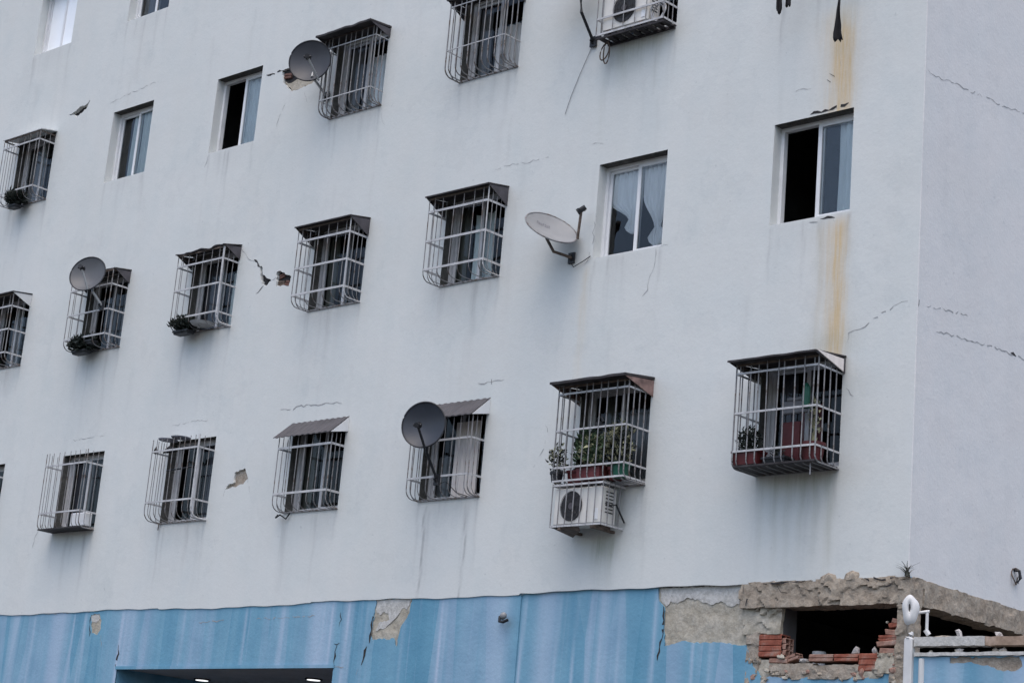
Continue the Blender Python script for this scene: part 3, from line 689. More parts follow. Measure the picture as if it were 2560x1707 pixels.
for i, (pts, w, mt, pl, gp) in enumerate((
  ([(-1.62,4.84),(-1.56,4.76),(-1.48,4.75),(-1.44,4.82)], .02, 'gap', 'beam', .2), ([(-2.05,4.86),(-2.06,4.76),(-2.0,4.7),(-2.02,4.62)], .025, 'gap', 'beam', .2), ([(-1.25,4.78),(-1.18,4.77)], .03, 'gap', 'beam', 0), ([(-.3,4.80),(-.2,4.79),(-.16,4.82)], .02, 'gap', 'beam', 0), ([(-1.8,4.86),(-1.3,4.862),(-1.15,4.87)], .02, 'gap', 'beam', .2), ([(-.55,4.865),(-.1,4.865)], .02, 'gap', 'beam', .2),
  ([(-11.62,10.20),(-11.50,10.10),(-11.394,9.996),(-11.251,9.963),(-11.14,9.86)], .018, 'gapg', 'front', .1),
  ([(-11.30,9.99),(-11.251,9.963),(-11.14,9.847)], .03, 'gap', 'front', 0),
  ([(-11.0,9.55),(-11.06,9.50),(-11.163,9.44)], .02, 'gap', 'front', .1), ([(-10.84,9.60),(-10.74,9.64)], .014, 'gapg', 'front', .1),
  ([(-11.60,12.98),(-11.45,12.96),(-11.30,12.97),(-11.2,12.97)], .028, 'gap', 'front', .2),
  ([(-11.0,12.40),(-11.1,12.25),(-11.15,12.05)], .012, 'gapg', 'front', .3), ([(-10.6,12.5),(-10.5,12.3)], .012, 'gapg', 'front', .3),
  ([(-10.295,7.613),(-10.018,7.587),(-9.948,7.627),(-9.396,7.609),(-8.955,7.594)], .02, 'gapg', 'front', .25),
  ([(-6.447,7.600),(-6.205,7.59),(-5.978,7.603)], .018, 'gapg', 'front', .2), ([(-6.21,7.63),(-6.20,7.56)], .028, 'gap', 'front', 0),
  ([(-3.656,8.99),(-3.665,8.743),(-3.719,8.65),(-3.735,8.476),(-3.821,8.402)], .012, 'gapg', 'front', .1),
  ([(-3.60,9.0),(-3.53,9.02),(-3.47,9.0)], .016, 'gapg', 'front', .2),
  ([(-.872,7.48),(-.853,7.589),(-.711,7.613),(-.543,7.714),(-.242,7.837),(-.119,7.852)], .016, 'gapg', 'front', .3),
  ([(-6.5,10.52),(-6.276,10.532),(-5.765,10.509),(-5.489,10.512)], .010, 'gapg', 'front', .35), ([(-4.817,10.548),(-4.617,10.52)], .01, 'gapg', 'front', .3),
  ([(-10.826,6.66),(-10.78,6.55),(-10.74,6.45)], .012, 'gapg', 'front', .3), ([(-11.307,6.535),(-11.33,6.44)], .014, 'gap', 'front', 0),
  ([(-15.75,6.3),(-15.9,6.1),(-15.95,5.9)], .014, 'gapg', 'front', .4), ([(-15.6,13.35),(-15.2,13.42),(-14.6,13.46),(-14.3,13.48)], .010, 'gapg', 'front', .4),
  ([(-12.75,7.60),(-12.3,7.62),(-11.9,7.61)], .010, 'gapg', 'front', .4), ([(-15.3,7.58),(-14.8,7.59),(-14.4,7.60)], .010, 'gapg', 'front', .4),
  ([(-12.73,11.9),(-12.80,11.7)], .018, 'gapg', 'front', .1), ([(-8.85,11.9),(-8.82,11.7),(-8.75,11.6)], .01, 'gapg', 'front', .2),
  ([(-4.66,9.6),(-4.67,9.4),(-4.68,9.2),(-4.72,9.05),(-4.78,8.95)], .022, 'gapg', 'front', .3),
  ([(-5.25,6.98),(-5.17,6.85),(-5.2,6.7),(-5.28,6.55)], .012, 'gapg', 'front', .5),
  ([(-1.26,10.73),(-1.19,10.68)], .03, 'gap', 'front', 0), ([(-1.29,10.66),(-1.24,10.62)], .03, 'gap', 'front', 0), ([(-1.12,10.85),(-1.11,10.79)], .018, 'gapg', 'front', 0),
  ([(-1.9,10.58),(-1.72,10.61),(-1.5,10.6)], .01, 'gapg', 'front', .3), ([(-.86,6.97),(-.75,6.86)], .014, 'gapg', 'front', 0),
  ([(-1.45,8.96),(-1.33,8.945)], .022, 'gapg', 'front', 0), ([(-1.3,8.975),(-1.1,8.96)], .026, 'gap', 'front', .2), ([(-1.12,8.94),(-1.10,8.90)], .015, 'gapg', 'front', 0),
  ([(-1.5,10.275),(-1.3,10.285),(-.93,10.30)], .03, 'gap', 'front', .25),
  ([(.02,7.79),(.03,7.86)], .03, 'gap', 'side', 0),
  ([(.05,10.52),(.227,10.496),(.568,10.554),(1.277,10.634),(1.737,10.683),(2.162,10.747),(3.0,10.85)], .016, 'gapg', 'side', .35),
  ([(.17,7.828),(.622,7.905),(1.048,7.95)], .016, 'gapg', 'side', .35), ([(.387,7.60),(.762,7.656),(1.147,7.686),(1.586,7.743),(2.131,7.763),(3.2,7.85)], .02, 'gapg', 'side', .2),
  ([(2.0,7.77),(2.13,7.758)], .035, 'gap', 'side', 0), ([(.55,10.55),(.6,10.558)], .03, 'gap', 'side', 0),
  ([(-7.955,4.70),(-7.985,4.54),(-7.99,4.40),(-7.99,4.30)], .035, 'gap', 'blueL', .1), ([(-8.03,4.26),(-8.06,4.14),(-8.10,4.02)], .04, 'gap', 'blueL', 0), ([(-8.15,3.98),(-8.18,3.9)], .025, 'gapg', 'blueL', 0),
  ([(-7.49,4.36),(-7.47,4.26)], .03, 'gapg', 'blueL', 0),
  ([(-13.36,4.0),(-13.36,4.12),(-13.33,4.22),(-13.36,4.35)], .035, 'gap', 'blueL', .3), ([(-8.62,4.02),(-8.63,4.2),(-8.60,4.28)], .04, 'gap', 'blueL', 0), ([(-8.66,4.3),(-8.56,4.31)], .025, 'gap', 'blueL', 0),
  ([(-8.6,4.72),(-8.57,4.62),(-8.60,4.52)], .028, 'gap', 'blueL', .1), ([(-8.63,4.0),(-8.42,4.0)], .015, 'gapg', 'blueL', 0), ([(-10.3,4.66),(-9.7,4.67),(-9.1,4.68)], .014, 'gapg', 'blueL', .35), ([(-11.55,4.64),(-11.2,4.65),(-10.9,4.65)], .018, 'gapg', 'blueL', .4),
  ([(-14.15,4.78),(-14.14,4.6),(-14.12,4.48)], .02, 'gap', 'blueL', .2), ([(-13.83,4.5),(-13.82,4.42),(-13.79,4.32)], .022, 'gapg', 'blueL', .2),
  ([(-3.21,4.66),(-3.19,4.5),(-3.20,4.40),(-3.23,4.2),(-3.25,4.05)], .03, 'gap', 'blueR', .15),
  ([(-16.4,4.855),(-15.2,4.85),(-14.1,4.86)], .018, 'gapg', 'blueL', .5), ([(-13.0,4.865),(-11.5,4.865),(-9.5,4.865)], .02, 'gapg', 'blueL', .25))):
    crack(pts, w*(.62 if mt == 'gapg' else .85), mt, pl, i, gaps=gp*.5)

# ------------------------------------------------------------------ windows (parts of the building)
def window(key, left='glass', fw=.045, pane='glass', fm='frame'):
    a, b, z0, z1 = OPEN[key]; y0, y1 = .145, .215
    mb = MB()
    mb.box(a, a+fw, y0, y1, z0, z1); mb.box(b-fw, b, y0, y1, z0, z1); mb.box(a+fw, b-fw, y0, y1, z0, z0+fw); mb.box(a+fw, b-fw, y0, y1, z1-fw, z1)
    w = mb.build('window', fm, bld)
    mid = (a+b)/2; s = .05
    def sash(x0, x1, y):
        m_ = MB(); za, zb = z0+fw*.7, z1-fw*.7
        m_.box(x0, x0+s, y, y+.028, za, zb); m_.box(x1-s, x1, y, y+.028, za, zb); m_.box(x0+s, x1-s, y, y+.028, za, za+s); m_.box(x0+s, x1-s, y, y+.028, zb-s, zb)
        m_.build('sash', fm, w)
        MB().add([(x0+s, y+.014, za+s), (x1-s, y+.014, za+s), (x1-s, y+.014, zb-s), (x0+s, y+.014, zb-s)], [(0,1,2,3)]).build('pane', pane, w)
    sash(mid-.025, b-fw*.7, y0+.004)
    if left == 'glass': sash(a+fw*.7, mid+.025, y0+.036)
    else: sash(mid-.005, b-fw*.9, y0+.036)
    return w
def curtain(key, f0, f1, mat, label, top=.02, bot=.02, folds=9, shape=None, y=.26, amp=.022, group=None):
    a, b, z0, z1 = OPEN[key]; x0 = a+(b-a)*f0; x1 = a+(b-a)*f1; n = max(14, int((x1-x0)*60)); k = 18; mb = MB(); vs = []
    rn = random.Random(hash(key) % 99 if False else sum(map(ord, key))+int(f0*100)); ph = rn.uniform(0, 6)
    for j in range(k+1):
        t = j/k; z = z1-top-(z1-z0-top-bot)*t
        l, r_ = (0, 1) if shape is None else shape(t)
        for i in range(n+1):
            u = l+(r_-l)*i/n; x = x0+(x1-x0)*u
            vs.append((x, y+amp*math.sin(i/n*folds*2*math.pi*(x1-x0)+ph+.5*math.sin(t*3))+.006*math.sin(i*.9+t*4), z))
    mb.add(vs, [(j*(n+1)+i, j*(n+1)+i+1, (j+1)*(n+1)+i+1, (j+1)*(n+1)+i) for j in range(k) for i in range(n)])
    return tag(mb.build('curtain', mat, smooth=True), label, 'curtain', group)
for k in OPEN:
    window(k, 'open' if k in ('B3', 'C7') else 'glass', pane='whitepane' if k == 'A1' else 'glassd' if k in CAGED else 'glass', fm='framed' if k in CAGED else 'frame')
# which curtain hangs where
curtain('A2', .10, .48, 'c_grey', 'grey curtain in the left pane of the second window on the top edge', y=.25)
curtain('A2', .68, 1.0, 'c_grey', 'grey curtain in the right pane of the second window on the top edge', y=.25)
curtain('B1', .0, .42, 'c_grey', 'grey curtain behind bars of the leftmost cage in the second row', y=.26)
curtain('B1', .66, 1.0, 'c_green', 'pale sage curtain at right behind bars of the leftmost cage, second row', y=.26)
curtain('B2', .28, .52, 'c_green', 'sage curtain in left pane of the plain closed window, second row', y=.225)
curtain('B2', .54, 1.0, 'c_green', 'sage curtain filling right pane of the plain closed window, second row', y=.225)
curtain('B3', .54, 1.0, 'c_white', 'white curtain in right pane of the half-open window beside the upper dish', y=.222)
curtain('B4', .0, .30, 'c_grey', 'grey curtain at left behind the thick-roofed cage by the upper dish', y=.26)
curtain('B4', .42, .80, 'c_white', 'white curtain hanging low behind the thick-roofed cage by the upper dish', top=.28, y=.27)
curtain('B5', .0, .28, 'c_grey', 'grey curtain at left in the densely barred window on the top edge', y=.26)
curtain('B5', .36, .98, 'c_cream', 'cream curtain hung low in the densely barred window on the top edge', top=.42, y=.27, amp=.035)
curtain('C1', .60, 1.0, 'c_grey', 'grey curtain at right in window behind the far left dish', y=.26)
curtain('C1', .34, .52, 'c_white', 'narrow white curtain in window behind the far left dish', y=.26)
curtain('C2', .30, .52, 'c_dark', 'dark curtain behind the left panes of the leftmost caged window, third row', y=.26)
curtain('C2', .60, 1.0, 'c_grey', 'grey curtain at right of the second caged window in the third row', y=.26)
curtain('C3', .02, .45, 'c_dark', 'dark striped curtain behind the ragged-roofed cage left of jagged crack', y=.26)
curtain('C3', .62, 1.0, 'c_green', 'pale sage curtain at right behind the ragged-roofed cage', top=.3, y=.26)
curtain('C4', .0, .22, 'c_olive', 'olive sheet drawn as shaded reveal at left behind the cage right of the brick hole', y=.26)  # dark sheet in place of the shaded left reveal
curtain('C4', .72, 1.0, 'c_dark', 'dark grey curtain at right behind the cage right of the brick hole', top=.35, y=.26)
curtain('C5', .0, .20, 'c_olive', 'olive sheet drawn as shaded reveal at left behind the cage left of the white dish', y=.26)  # again a sheet carrying the reveal's shade in its colour
curtain('C5', .30, .62, 'c_green', 'sage curtain in middle of window behind the cage left of the white dish', top=.2, y=.27)
curtain('C5', .78, 1.0, 'c_grey', 'grey curtain at right behind the cage left of the white dish', top=.3, y=.26)
def sm(q): q = min(1, max(0, q)); return q*q*(3-2*q)
def tied_left(t):     # swept to the right, knotted, small tail below
    if t < .80: q = sm((t-.48)/.32); return (.64*q, 1-.12*q)
    q = (t-.80)/.20; b_ = math.sin(math.pi*min(1, q*1.02)); return (.64-.16*b_+.10*q, .88+.10*b_-.04*q)
def tied_right(t):    # drawn in to a knot low down, tail flaring
    if t < .80: q = sm((t-.38)/.42); return (.42*q, 1-.40*q)
    q = (t-.80)/.20; b_ = math.sin(math.pi*min(1, q*1.02)); return (.42-.20*b_+.02*q, .60+.24*b_)
curtain('C6', .04, .50, 'c_white', 'white knotted curtain in left pane beside the white dish', shape=tied_left, bot=.32, y=.222, folds=14)
curtain('C6', .53, 1.0, 'c_white', 'white knotted curtain in right pane of window beside the white dish', shape=tied_right, bot=.10, y=.222, folds=14)
curtain('C7', .72, 1.0, 'c_white', 'pale curtain at right of the half-open window nearest the corner', y=.222)
curtain('D2', .68, 1.0, 'c_cream', 'cream curtain at right behind the roofless cage, lowest row', top=.3, y=.27)
curtain('D2', .05, .5, 'c_dark', 'dark curtain behind the bars of the roofless cage, lowest row', y=.27)
curtain('D3', .60, 1.0, 'c_dark', 'dark curtain at right behind the cage with the bundle on top', y=.27)
curtain('D4', .0, .24, 'c_olive', 'olive sheet drawn as shaded reveal at left under the left grey awning', y=.26)  # shade of the left reveal painted as a sheet
curtain('D5', .0, .24, 'c_grey', 'grey curtain at left under the awning behind the black dish', top=.6, y=.26)
curtain('D5', .42, .80, 'c_cream', 'cream curtain panel under the awning behind the black dish', top=.2, y=.12, amp=.012)
curtain('D6', .16, .34, 'c_olive', 'olive curtain behind the plant-filled cage', y=.26)
curtain('D6', .46, .86, 'c_grey', 'grey curtain at right behind the plant-filled cage', top=.3, y=.26)
curtain('D7', .10, .30, 'c_dark', 'dark grey curtain at left behind the cage nearest the corner', y=.26)
curtain('D7', .36, .62, 'c_red', 'maroon curtain in the cage window nearest the corner', top=.45, y=.26)

# ------------------------------------------------------------------ window cages
CG = 'barred cages over the windows'
def cage(key, label, d, rails, nf, ns, top=1.2, bot=.0, belly=.12, roof=None, post=.009, rr=.0056, bar='bar', thick_right=False, rail_h=.026, x0=None, x1=None, floor=None):
    a, b, z0, z1 = OPEN[key]; a = a if x0 is None else x0; b = b if x1 is None else x1
    t = thing('window_cage', label, 'window cage', ((a+b)/2, 0, z0), CG)
    w = b-a; hw = w/2; zt = top; zb = bot
    def prof(yf):            # one bar that comes down the front and curls in to the wall
        pts = [(0, -yf, zt)]
        if belly > 0:
            pts.append((0, -yf, zb+belly))
            rb = min(belly, yf*.8)
            for q in range(1, 5):
                an = q/4*math.pi/2; pts.append((0, -yf+rb*(1-math.cos(an)), zb+belly-belly*math.sin(an)))
            pts.append((0, .0, zb))
        else: pts.append((0, -yf, zb))
        return pts
    me = MB().tube(prof(d), rr, 6).mesh('bar'); me.materials.append(M[bar])
    for i in range(nf):
        x = -hw+w*(i+.5)/nf+random.uniform(-.016, .016); place(me, 'bar', t, (x, 0, 0), (random.uniform(-.008, .008), random.uniform(-.014, .014), 0))
    mp = MB().tube(prof(d), post, 6).mesh('bar'); mp.materials.append(M['rail' if thick_right else bar])
    place(mp, 'corner_bar', t, (hw, 0, 0)); mp2 = MB().tube(prof(d), rr*1.25, 6).mesh('bar'); mp2.materials.append(M[bar]); place(mp2, 'corner_bar', t, (-hw, 0, 0))
    for sx in (-1, 1):
        for i in range(ns):
            yf = d*(i+1)/(ns+1); ms = MB().tube(prof(yf) if belly > 0 else [(0, -yf, zt), (0, -yf, zb)], rr, 6).mesh('bar'); ms.materials.append(M[bar])
            place(ms, 'bar', t, (sx*hw, 0, 0))
    for z in rails:
        MB().strip([(-hw, 0, z), (-hw, -d, z), (hw, -d, z), (hw, 0, z)], rail_h, .012).build('rail', 'rail', t)
    for z, y in ((zb+.004, -.01),): MB().strip([(-hw, y, z), (hw, y, z)], .02, .012).build('rail', bar, t)
    if floor: MB().box(-hw+.01, hw-.01, -d+.01, -.005, floor-.02, floor).build('floor_tray', 'roof', t)
    if roof: roof(t, hw, d, zt)
    return t
def flat_roof(mat='roof', over=.07, rise=.03, wave=0, zoff=0, th=.018, gus=None, gh=.22):
    def f(t, hw, d, zt):
        if gus:
            for sx in (-1, 1):
                x = sx*(hw+.028); z1 = zt+rise+zoff; zf_ = zt+zoff
                MB().add([(x, -.003, z1), (x, -.003, z1-gh), (x, -d-over+.01, zf_), (x+.006, -.003, z1), (x+.006, -.003, z1-gh), (x+.006, -d-over+.01, zf_)], [(0,1,2),(5,4,3),(0,3,4,1),(1,4,5,2),(2,5,3,0)]).build('roof_gusset', gus, t)
        n = 28; mb = MB(); vs = []; rn = random.Random(int(hw*1000)+int(over*999))
        for i in range(n+1):
            x = -hw-.04+(2*hw+.08)*i/n
            for q, (y, z) in enumerate(((0, zt+rise+zoff+.01), (-d-over, zt+zoff))):
                wv = wave*noise.noise(Vector((x*4, q*3.1, hw*5)))
                yy = y + (wave*1.2*noise.noise(Vector((x*6, 9, 3))) if q else 0)
                for h in (0, th): vs.append((x, yy, z+wv+h))
        fs = []
        for i in range(n):
            o = i*4; p = o+4
            fs += [(o, o+2, p+2, p), (o+1, p+1, p+3, o+3), (o+2, o+3, p+3, p+2), (o, p, p+1, o+1)]
        fs += [(0, 1, 3, 2), (n*4, n*4+2, n*4+3, n*4+1)]
        mb.add(vs, fs); mb.build('cage_roof', mat, t)
        MB().strip([(-hw, 0, zt-.015), (-hw, -d, zt-.015), (hw, -d, zt-.015), (hw, 0, zt-.015)], .025, .012).build('rail', 'rust', t)
    return f
def awning(ztop=1.265, zfront=.995, dy=.31):
    def f(t, hw, d, zt):
        n = 40; mb = MB(); vs = []
        for i in range(n+1):
            x = -hw-.05+(2*hw+.09)*i/n; rip = .006*math.sin(i*1.6)
            for (y, z) in ((.0, ztop), (-dy, zfront)):
                for h in (0, .012): vs.append((x, y, z+rip+h))
        fs = []
        for i in range(n):
            o = i*4; p = o+4; fs += [(o, o+2, p+2, p), (o+1, p+1, p+3, o+3), (o+2, o+3, p+3, p+2), (o, p, p+1, o+1)]
        fs += [(0, 1, 3, 2), (n*4, n*4+2, n*4+3, n*4+1)]
        mb.add(vs, fs); mb.build('awning', 'roofg', t)
        mb = MB(); x = hw+.035
        mb.add([(x, -.002, ztop-.004), (x, -.002, zfront+.07), (x, -dy+.004, zfront-.0), (x+.012, -.002, ztop-.004), (x+.012, -.002, zfront+.07), (x+.012, -dy+.004, zfront)], [(0,1,2),(5,4,3),(0,3,4,1),(1,4,5,2),(2,5,3,0)])
        mb.build('gusset', 'frame', t)
    return f
cage('B1', 'pale-roofed window cage at the left edge, second row, dark plant on its floor', .30, [.16, 1.0], 6, 2, top=1.16, roof=flat_roof('fibre', .02, .05))
cage('B4', 'narrow-barred window cage with thick dark roof beside the upper dish', .24, [.20, 1.0], 9, 2, top=1.17, roof=flat_roof('roof', .17, .02, .02, -.03, .03, gus='gussetdk', gh=.13), rail_h=.014, rr=.0085)
cage('B5', 'densely barred window cage with ragged dark roof cut by the top edge', .30, [.36, 1.0], 9, 2, top=1.14, roof=flat_roof('roof', .05, .03, .05, -.05, gus='gussetdk', gh=.2), rail_h=.012, rr=.008)
cage('B6', 'window cage at the top edge holding a cream air conditioner', .265, [-.03, .19, .75], 6, 2, top=1.2, bot=-.04, belly=.0, rr=.006)
cage('C1', 'pale-roofed window cage cut off by the left edge, third row', .33, [.15, .55, .95], 6, 2, top=1.17, roof=flat_roof('roof', .05, .04, gus='fibre', gh=.2))
cage('C2', 'window cage behind the far left dark dish, plants along its floor', .31, [.15, .55, .96], 5, 2, top=1.2, roof=flat_roof('roof', .0, .03, .02, gus='gussetdk', gh=.2))
cage('C3', 'window cage with ragged dark roof, left of the jagged black crack', .29, [.16, .60, .98], 6, 2, top=1.17, roof=flat_roof('roof', .03, .05, .05, .0, gus='gussetdk', gh=.2), thick_right=True, post=.016)
cage('C4', 'flat-roofed window cage immediately right of the small brick hole', .325, [.15, .54, .94], 6, 3, top=1.14, roof=flat_roof('roof', .06, .06, gus='gussetdk', gh=.25), rail_h=.03, thick_right=True)
cage('C5', 'flat-roofed window cage immediately left of the white dish', .33, [.145, .535, .945], 6, 3, top=1.14, roof=flat_roof('roof', .06, .06, gus='gussetdk', gh=.25), rail_h=.03, thick_right=True)
cage('D1', 'sliver of barred window cage at the left edge of the lowest row', .30, [.2, 1.0], 6, 2, top=1.17)
cage('D2', 'roofless barred window cage, first complete one of the lowest row', .30, [.25, 1.0], 8, 2, top=1.2, belly=.1, floor=.012)
cage('D3', 'window cage with a dark bundle and two pale plates at its top', .30, [.26, 1.02], 8, 2, top=1.2, thick_right=True, post=.015, belly=.14)
cage('D4', 'window cage under grey awning, left of the black dish', .235, [.22, .86], 7, 2, top=1.02, roof=awning(), belly=.13, rail_h=.03)
cage('D5', 'window cage under grey awning, half hidden by the black dish', .24, [.25, .72], 8, 2, top=1.02, roof=awning(), belly=.12, rail_h=.026)
cage('D6', 'deep dark-roofed window cage crowded with green plants above an air conditioner', .41, [.0, .16, .61, 1.06], 9, 3, top=1.16, roof=flat_roof('roof', .14, .06, .012, .0, .03, gus='gussetbr', gh=.2), belly=.10, bot=-.03, rr=.0075, rail_h=.022, floor=.0)
t7 = cage('D7', 'deep dark-roofed window cage with red pots, nearest the building corner', .46, [.14, .57, 1.02], 9, 3, top=1.13, roof=flat_roof('roof', .13, .06, .008, .0, .02, gus='gussetdk', gh=.17), belly=.08, bot=-.04, rr=.0075, rail_h=.022, floor=-.015)
mb = MB().add([(.58, -.58, 1.15), (.58, -.06, 1.03), (.58, -.06, 1.17), (.592, -.58, 1.15), (.592, -.06, 1.03), (.592, -.06, 1.17)], [(0,1,2),(5,4,3),(0,3,4,1),(1,4,5,2),(2,5,3,0)])
mb.build('side_board', 'c_cream', t7)
MB().tube([(.45, -.40, -.03), (.452, -.40, -.17)], .008, 6).build('drip_rod', 'bar', t7)
tb = next(o for o in bpy.data.objects if o.get('label') == 'window cage at the top edge holding a cream air conditioner')
for k in range(9): MB().box(-.54+.125*k, -.54+.125*k+.07, -.26, -.005, -.065, -.045).build('floor_slat', 'roof', tb)
for y in (-.25, -.02): MB().box(-.54, .54, y-.012, y+.012, -.085, -.066).build('floor_bearer', 'roof', tb)
# lower cage round the air conditioner under the plants
t = thing('window_cage', 'small lower cage around the air conditioner beneath the plant-filled cage', 'window cage', (-4.25, 0, 5.555), CG)
me = MB().tube([(0, -.41, 0), (0, -.41, .52)], .0075, 6).mesh('bar'); me.materials.append(M['bar'])
for i in range(8): place(me, 'bar', t, (-.39+.78*i/7, 0, 0))
for sx in (-.39, .39):
    for q in (.1, .2, .3): place(me, 'bar', t, (sx, .41-q, 0))
for z in (.012, .50): MB().strip([(-.39, 0, z), (-.39, -.41, z), (.39, -.41, z), (.39, 0, z)], .022, .012).build('rail', 'rail', t)
for x in (-.25, .25): MB().box(x-.02, x+.02, -.41, 0, -.03, 0).build('bracket', 'rust', t)
MB().add([(-.36, -.40, -.004), (.05, -.40, -.004), (.05, -.36, -.05), (-.36, -.02, -.05)], [(0,1,2,3)]).build('tray', 'rust', t)

# ------------------------------------------------------------------ air conditioners
def aircon(label, loc, w=.76, h=.50, d=.26, fanx=-.15, fr=.19):
    t = thing('air_conditioner', label, 'air conditioner', loc, 'outdoor air conditioner units')
    MB().box(-w/2, w/2, -d, 0, 0, h).build('casing', 'ac', t, bevel=.014)
    n = 28; mb = MB(); vs = [(fanx, -d-.004, h*.5)]
    for k in range(n): an = 2*math.pi*k/n; vs.append((fanx+fr*math.cos(an), -d-.004, h*.5+fr*1.08*math.sin(an)))
    mb.add(vs, [(0, 1+(k+1) % n, 1+k) for k in range(n)]); mb.build('fan_opening', 'acdark', t)
    g_ = MB()
    for rr_ in (fr, fr*.68, fr*.36):
        g_.tube([(fanx+rr_*math.cos(2*math.pi*k/24), -d-.014, h*.5+rr_*1.08*math.sin(2*math.pi*k/24)) for k in range(25)], .003, 5)
    for k in range(8):
        an = 2*math.pi*k/8; g_.tube([(fanx+.03*math.cos(an), -d-.014, h*.5+.03*math.sin(an)), (fanx+fr*math.cos(an), -d-.014, h*.5+fr*1.08*math.sin(an))], .0025, 4)
    g_.build('fan_guard', 'acdark', t)
    disc(0, 0, 0, .04, 16).build('fan_hub', 'gussetdk', t).matrix_local = Matrix.Translation((fanx, -d-.008, h*.5)) @ Matrix.Rotation(math.pi/2, 4, 'X')
    s_ = MB()
    for k in range(7): s_.box(w/2-.004, w/2+.003, -d*.75, -d*.25, h*.3+k*.04, h*.3+k*.04+.015)
    s_.build('side_vent', 'acdark', t)
    MB().box(w*.36, w*.36+.06, -d-.006, -d+.002, h*.1, h*.4).build('service_cover', 'frame', t)
    for x in (-w*.35, w*.35): MB().box(x-.03, x+.03, -d-.01, .01, -.03, 0).build('foot', 'rust', t)
    return t
aircon('cream air conditioner unit in the small cage below the plants', (-4.27, -.10, 5.585), .74, .44, .27, -.09, .165)
tag(MB().tube([(-3.90, -.30, 5.83), (-3.84, -.28, 5.80), (-3.82, -.2, 5.82), (-3.80, -.12, 5.70), (-3.81, -.05, 5.64), (-3.86, .01, 5.66)], .011, 6).build('drain_hose', 'dark'), 'dark hose at the right side of the lower air conditioner', 'hose')
aircon('cream air conditioner unit in the cage at the top edge', (-4.22, -.0, 11.945), .74, .50, .235, -.02, .18)
tag(MB().tube([(-3.70+.11*math.cos(k/16*2*math.pi), -.22+.02*math.sin(k/16*4*math.pi), 12.02+.13*math.sin(k/16*2*math.pi)) for k in range(17)], .014, 6).tube([(-3.72+.08*math.cos(k/16*2*math.pi), -.19, 12.03+.10*math.sin(k/16*2*math.pi)) for k in range(17)], .012, 6).build('hose_coil', 'rail'), 'coiled pale hose beside the air conditioner at the top edge', 'hose')
tag(MB().tube([(-4.62+.07*math.cos(k/14*2*math.pi), -.12+.03*math.sin(k/14*2*math.pi), 11.73+.13*math.sin(k/14*2*math.pi)) for k in range(15)], .009, 6).tube([(-4.58+.05*math.cos(k/14*2*math.pi), -.13, 11.70+.15*math.sin(k/14*2*math.pi)) for k in range(15)], .009, 6).tube([(-4.6, -.1, 11.86), (-4.62, -.03, 11.98)], .009, 6).build('cable_coil', 'rust'), 'loops of grey cable hanging below the cage at the top edge', 'cable')
tag(MB().tube([(-4.93, -.012, 11.93), (-5.117, -.012, 11.552), (-5.228, -.012, 11.299), (-5.312, -.012, 11.056)], .0035, 5).build('loose_cable', 'c_grey'), 'thin grey cable running diagonally down the wall from the top mast', 'cable')

# ------------------------------------------------------------------ satellite dishes
def dish_axis(theta, ang):
    th = math.radians(theta); an = math.radians(ang)
    return (-cf*math.cos(th)+(CR*math.cos(an)+CU*math.sin(an))*math.sin(th)).normalized()
def dish(label, c, r, axis, mat, wall, knee=None, lnb=None, asp=1.0, upv=None, arm_from=None, polemat='steel', depth=.16, rimmat='rim', group='satellite dishes on the facade'):
    c = Vector(c); t = thing('satellite_dish', label, 'satellite dish', c, group)
    zax = axis; xax = (upv or Vector((0, 0, 1))).cross(zax).normalized(); yax = zax.cross(xax)
    def P(u, v, w): return xax*u+yax*v+zax*w
    nr, na = 10, 48; dep = r*depth*2; vs = []; 
    for s_ in (0, 1):
        for i in range(nr+1):
            q = i/nr
            for k in range(na):
                an = 2*math.pi*k/na; vs.append(tuple(P(r*q*math.cos(an), r*asp*q*math.sin(an), dep*(q*q-1)-s_*.008)))
    fs = []; o = (nr+1)*na
    for i in range(nr):
        for k in range(na):
            a, b = i*na+k, i*na+(k+1) % na
            fs.append((a, a+na, b+na, b)); fs.append((o+a, o+b, o+b+na, o+a+na))
    MB().add(vs, fs).build('reflector', mat, t, smooth=True)
    MB().tube([P(r*math.cos(2*math.pi*k/na), r*asp*math.sin(2*math.pi*k/na), -.004) for k in range(na+1)], .011, 6).build('rim', rimmat, t)
    # feed arm from the lower rim to the receiver head
    L = P(*(lnb or (0, -.1*r, r*.95))); A = P(*(arm_from or (0, -r*asp*1.02, -.02)))
    MB().tube([A, L], .018, 6).build('feed_arm', polemat, t)
    d_ = (P(0, 0, -dep*.5)-L).normalized()
    MB().tube([L-d_*.06, L+d_*.03], .034, 10).tube([L+d_*.03, L+d_*.06], .042, 10).build('receiver_head', 'dark', t)
    sv = xax*.055; MB().tube([L-sv, L+sv], .018, 6).build('receiver_bracket', 'dark', t)
    B = P(0, 0, -dep-.02); Wv = Vector(wall)-c
    pts = [B, B-zax*.07]+[Vector(k)-c for k in (knee or [])]+[Wv]
    MB().tube(pts, .02, 8).build('mast', polemat, t)
    MB().box(-.05, .05, -.012, .012, -.07, .07).build('wall_plate', 'dark', t).location = Wv
    MB().tube([Wv+Vector((0, 0, -.04)), Wv+Vector((.0, -.06, .0)), Wv+Vector((0, 0, .05))], .014, 6).build('clamp', 'dark', t)
    return t
dish('charcoal satellite dish beside the thick-roofed cage in the second row', (-10.018, -.45, 12.703), .315, dish_axis(20, 128), 'dish', (-10.05, -.03, 12.30), knee=[(-9.99, -.40, 12.47)], lnb=(.06, -.06, .27), arm_from=(.16, -.30, -.03))
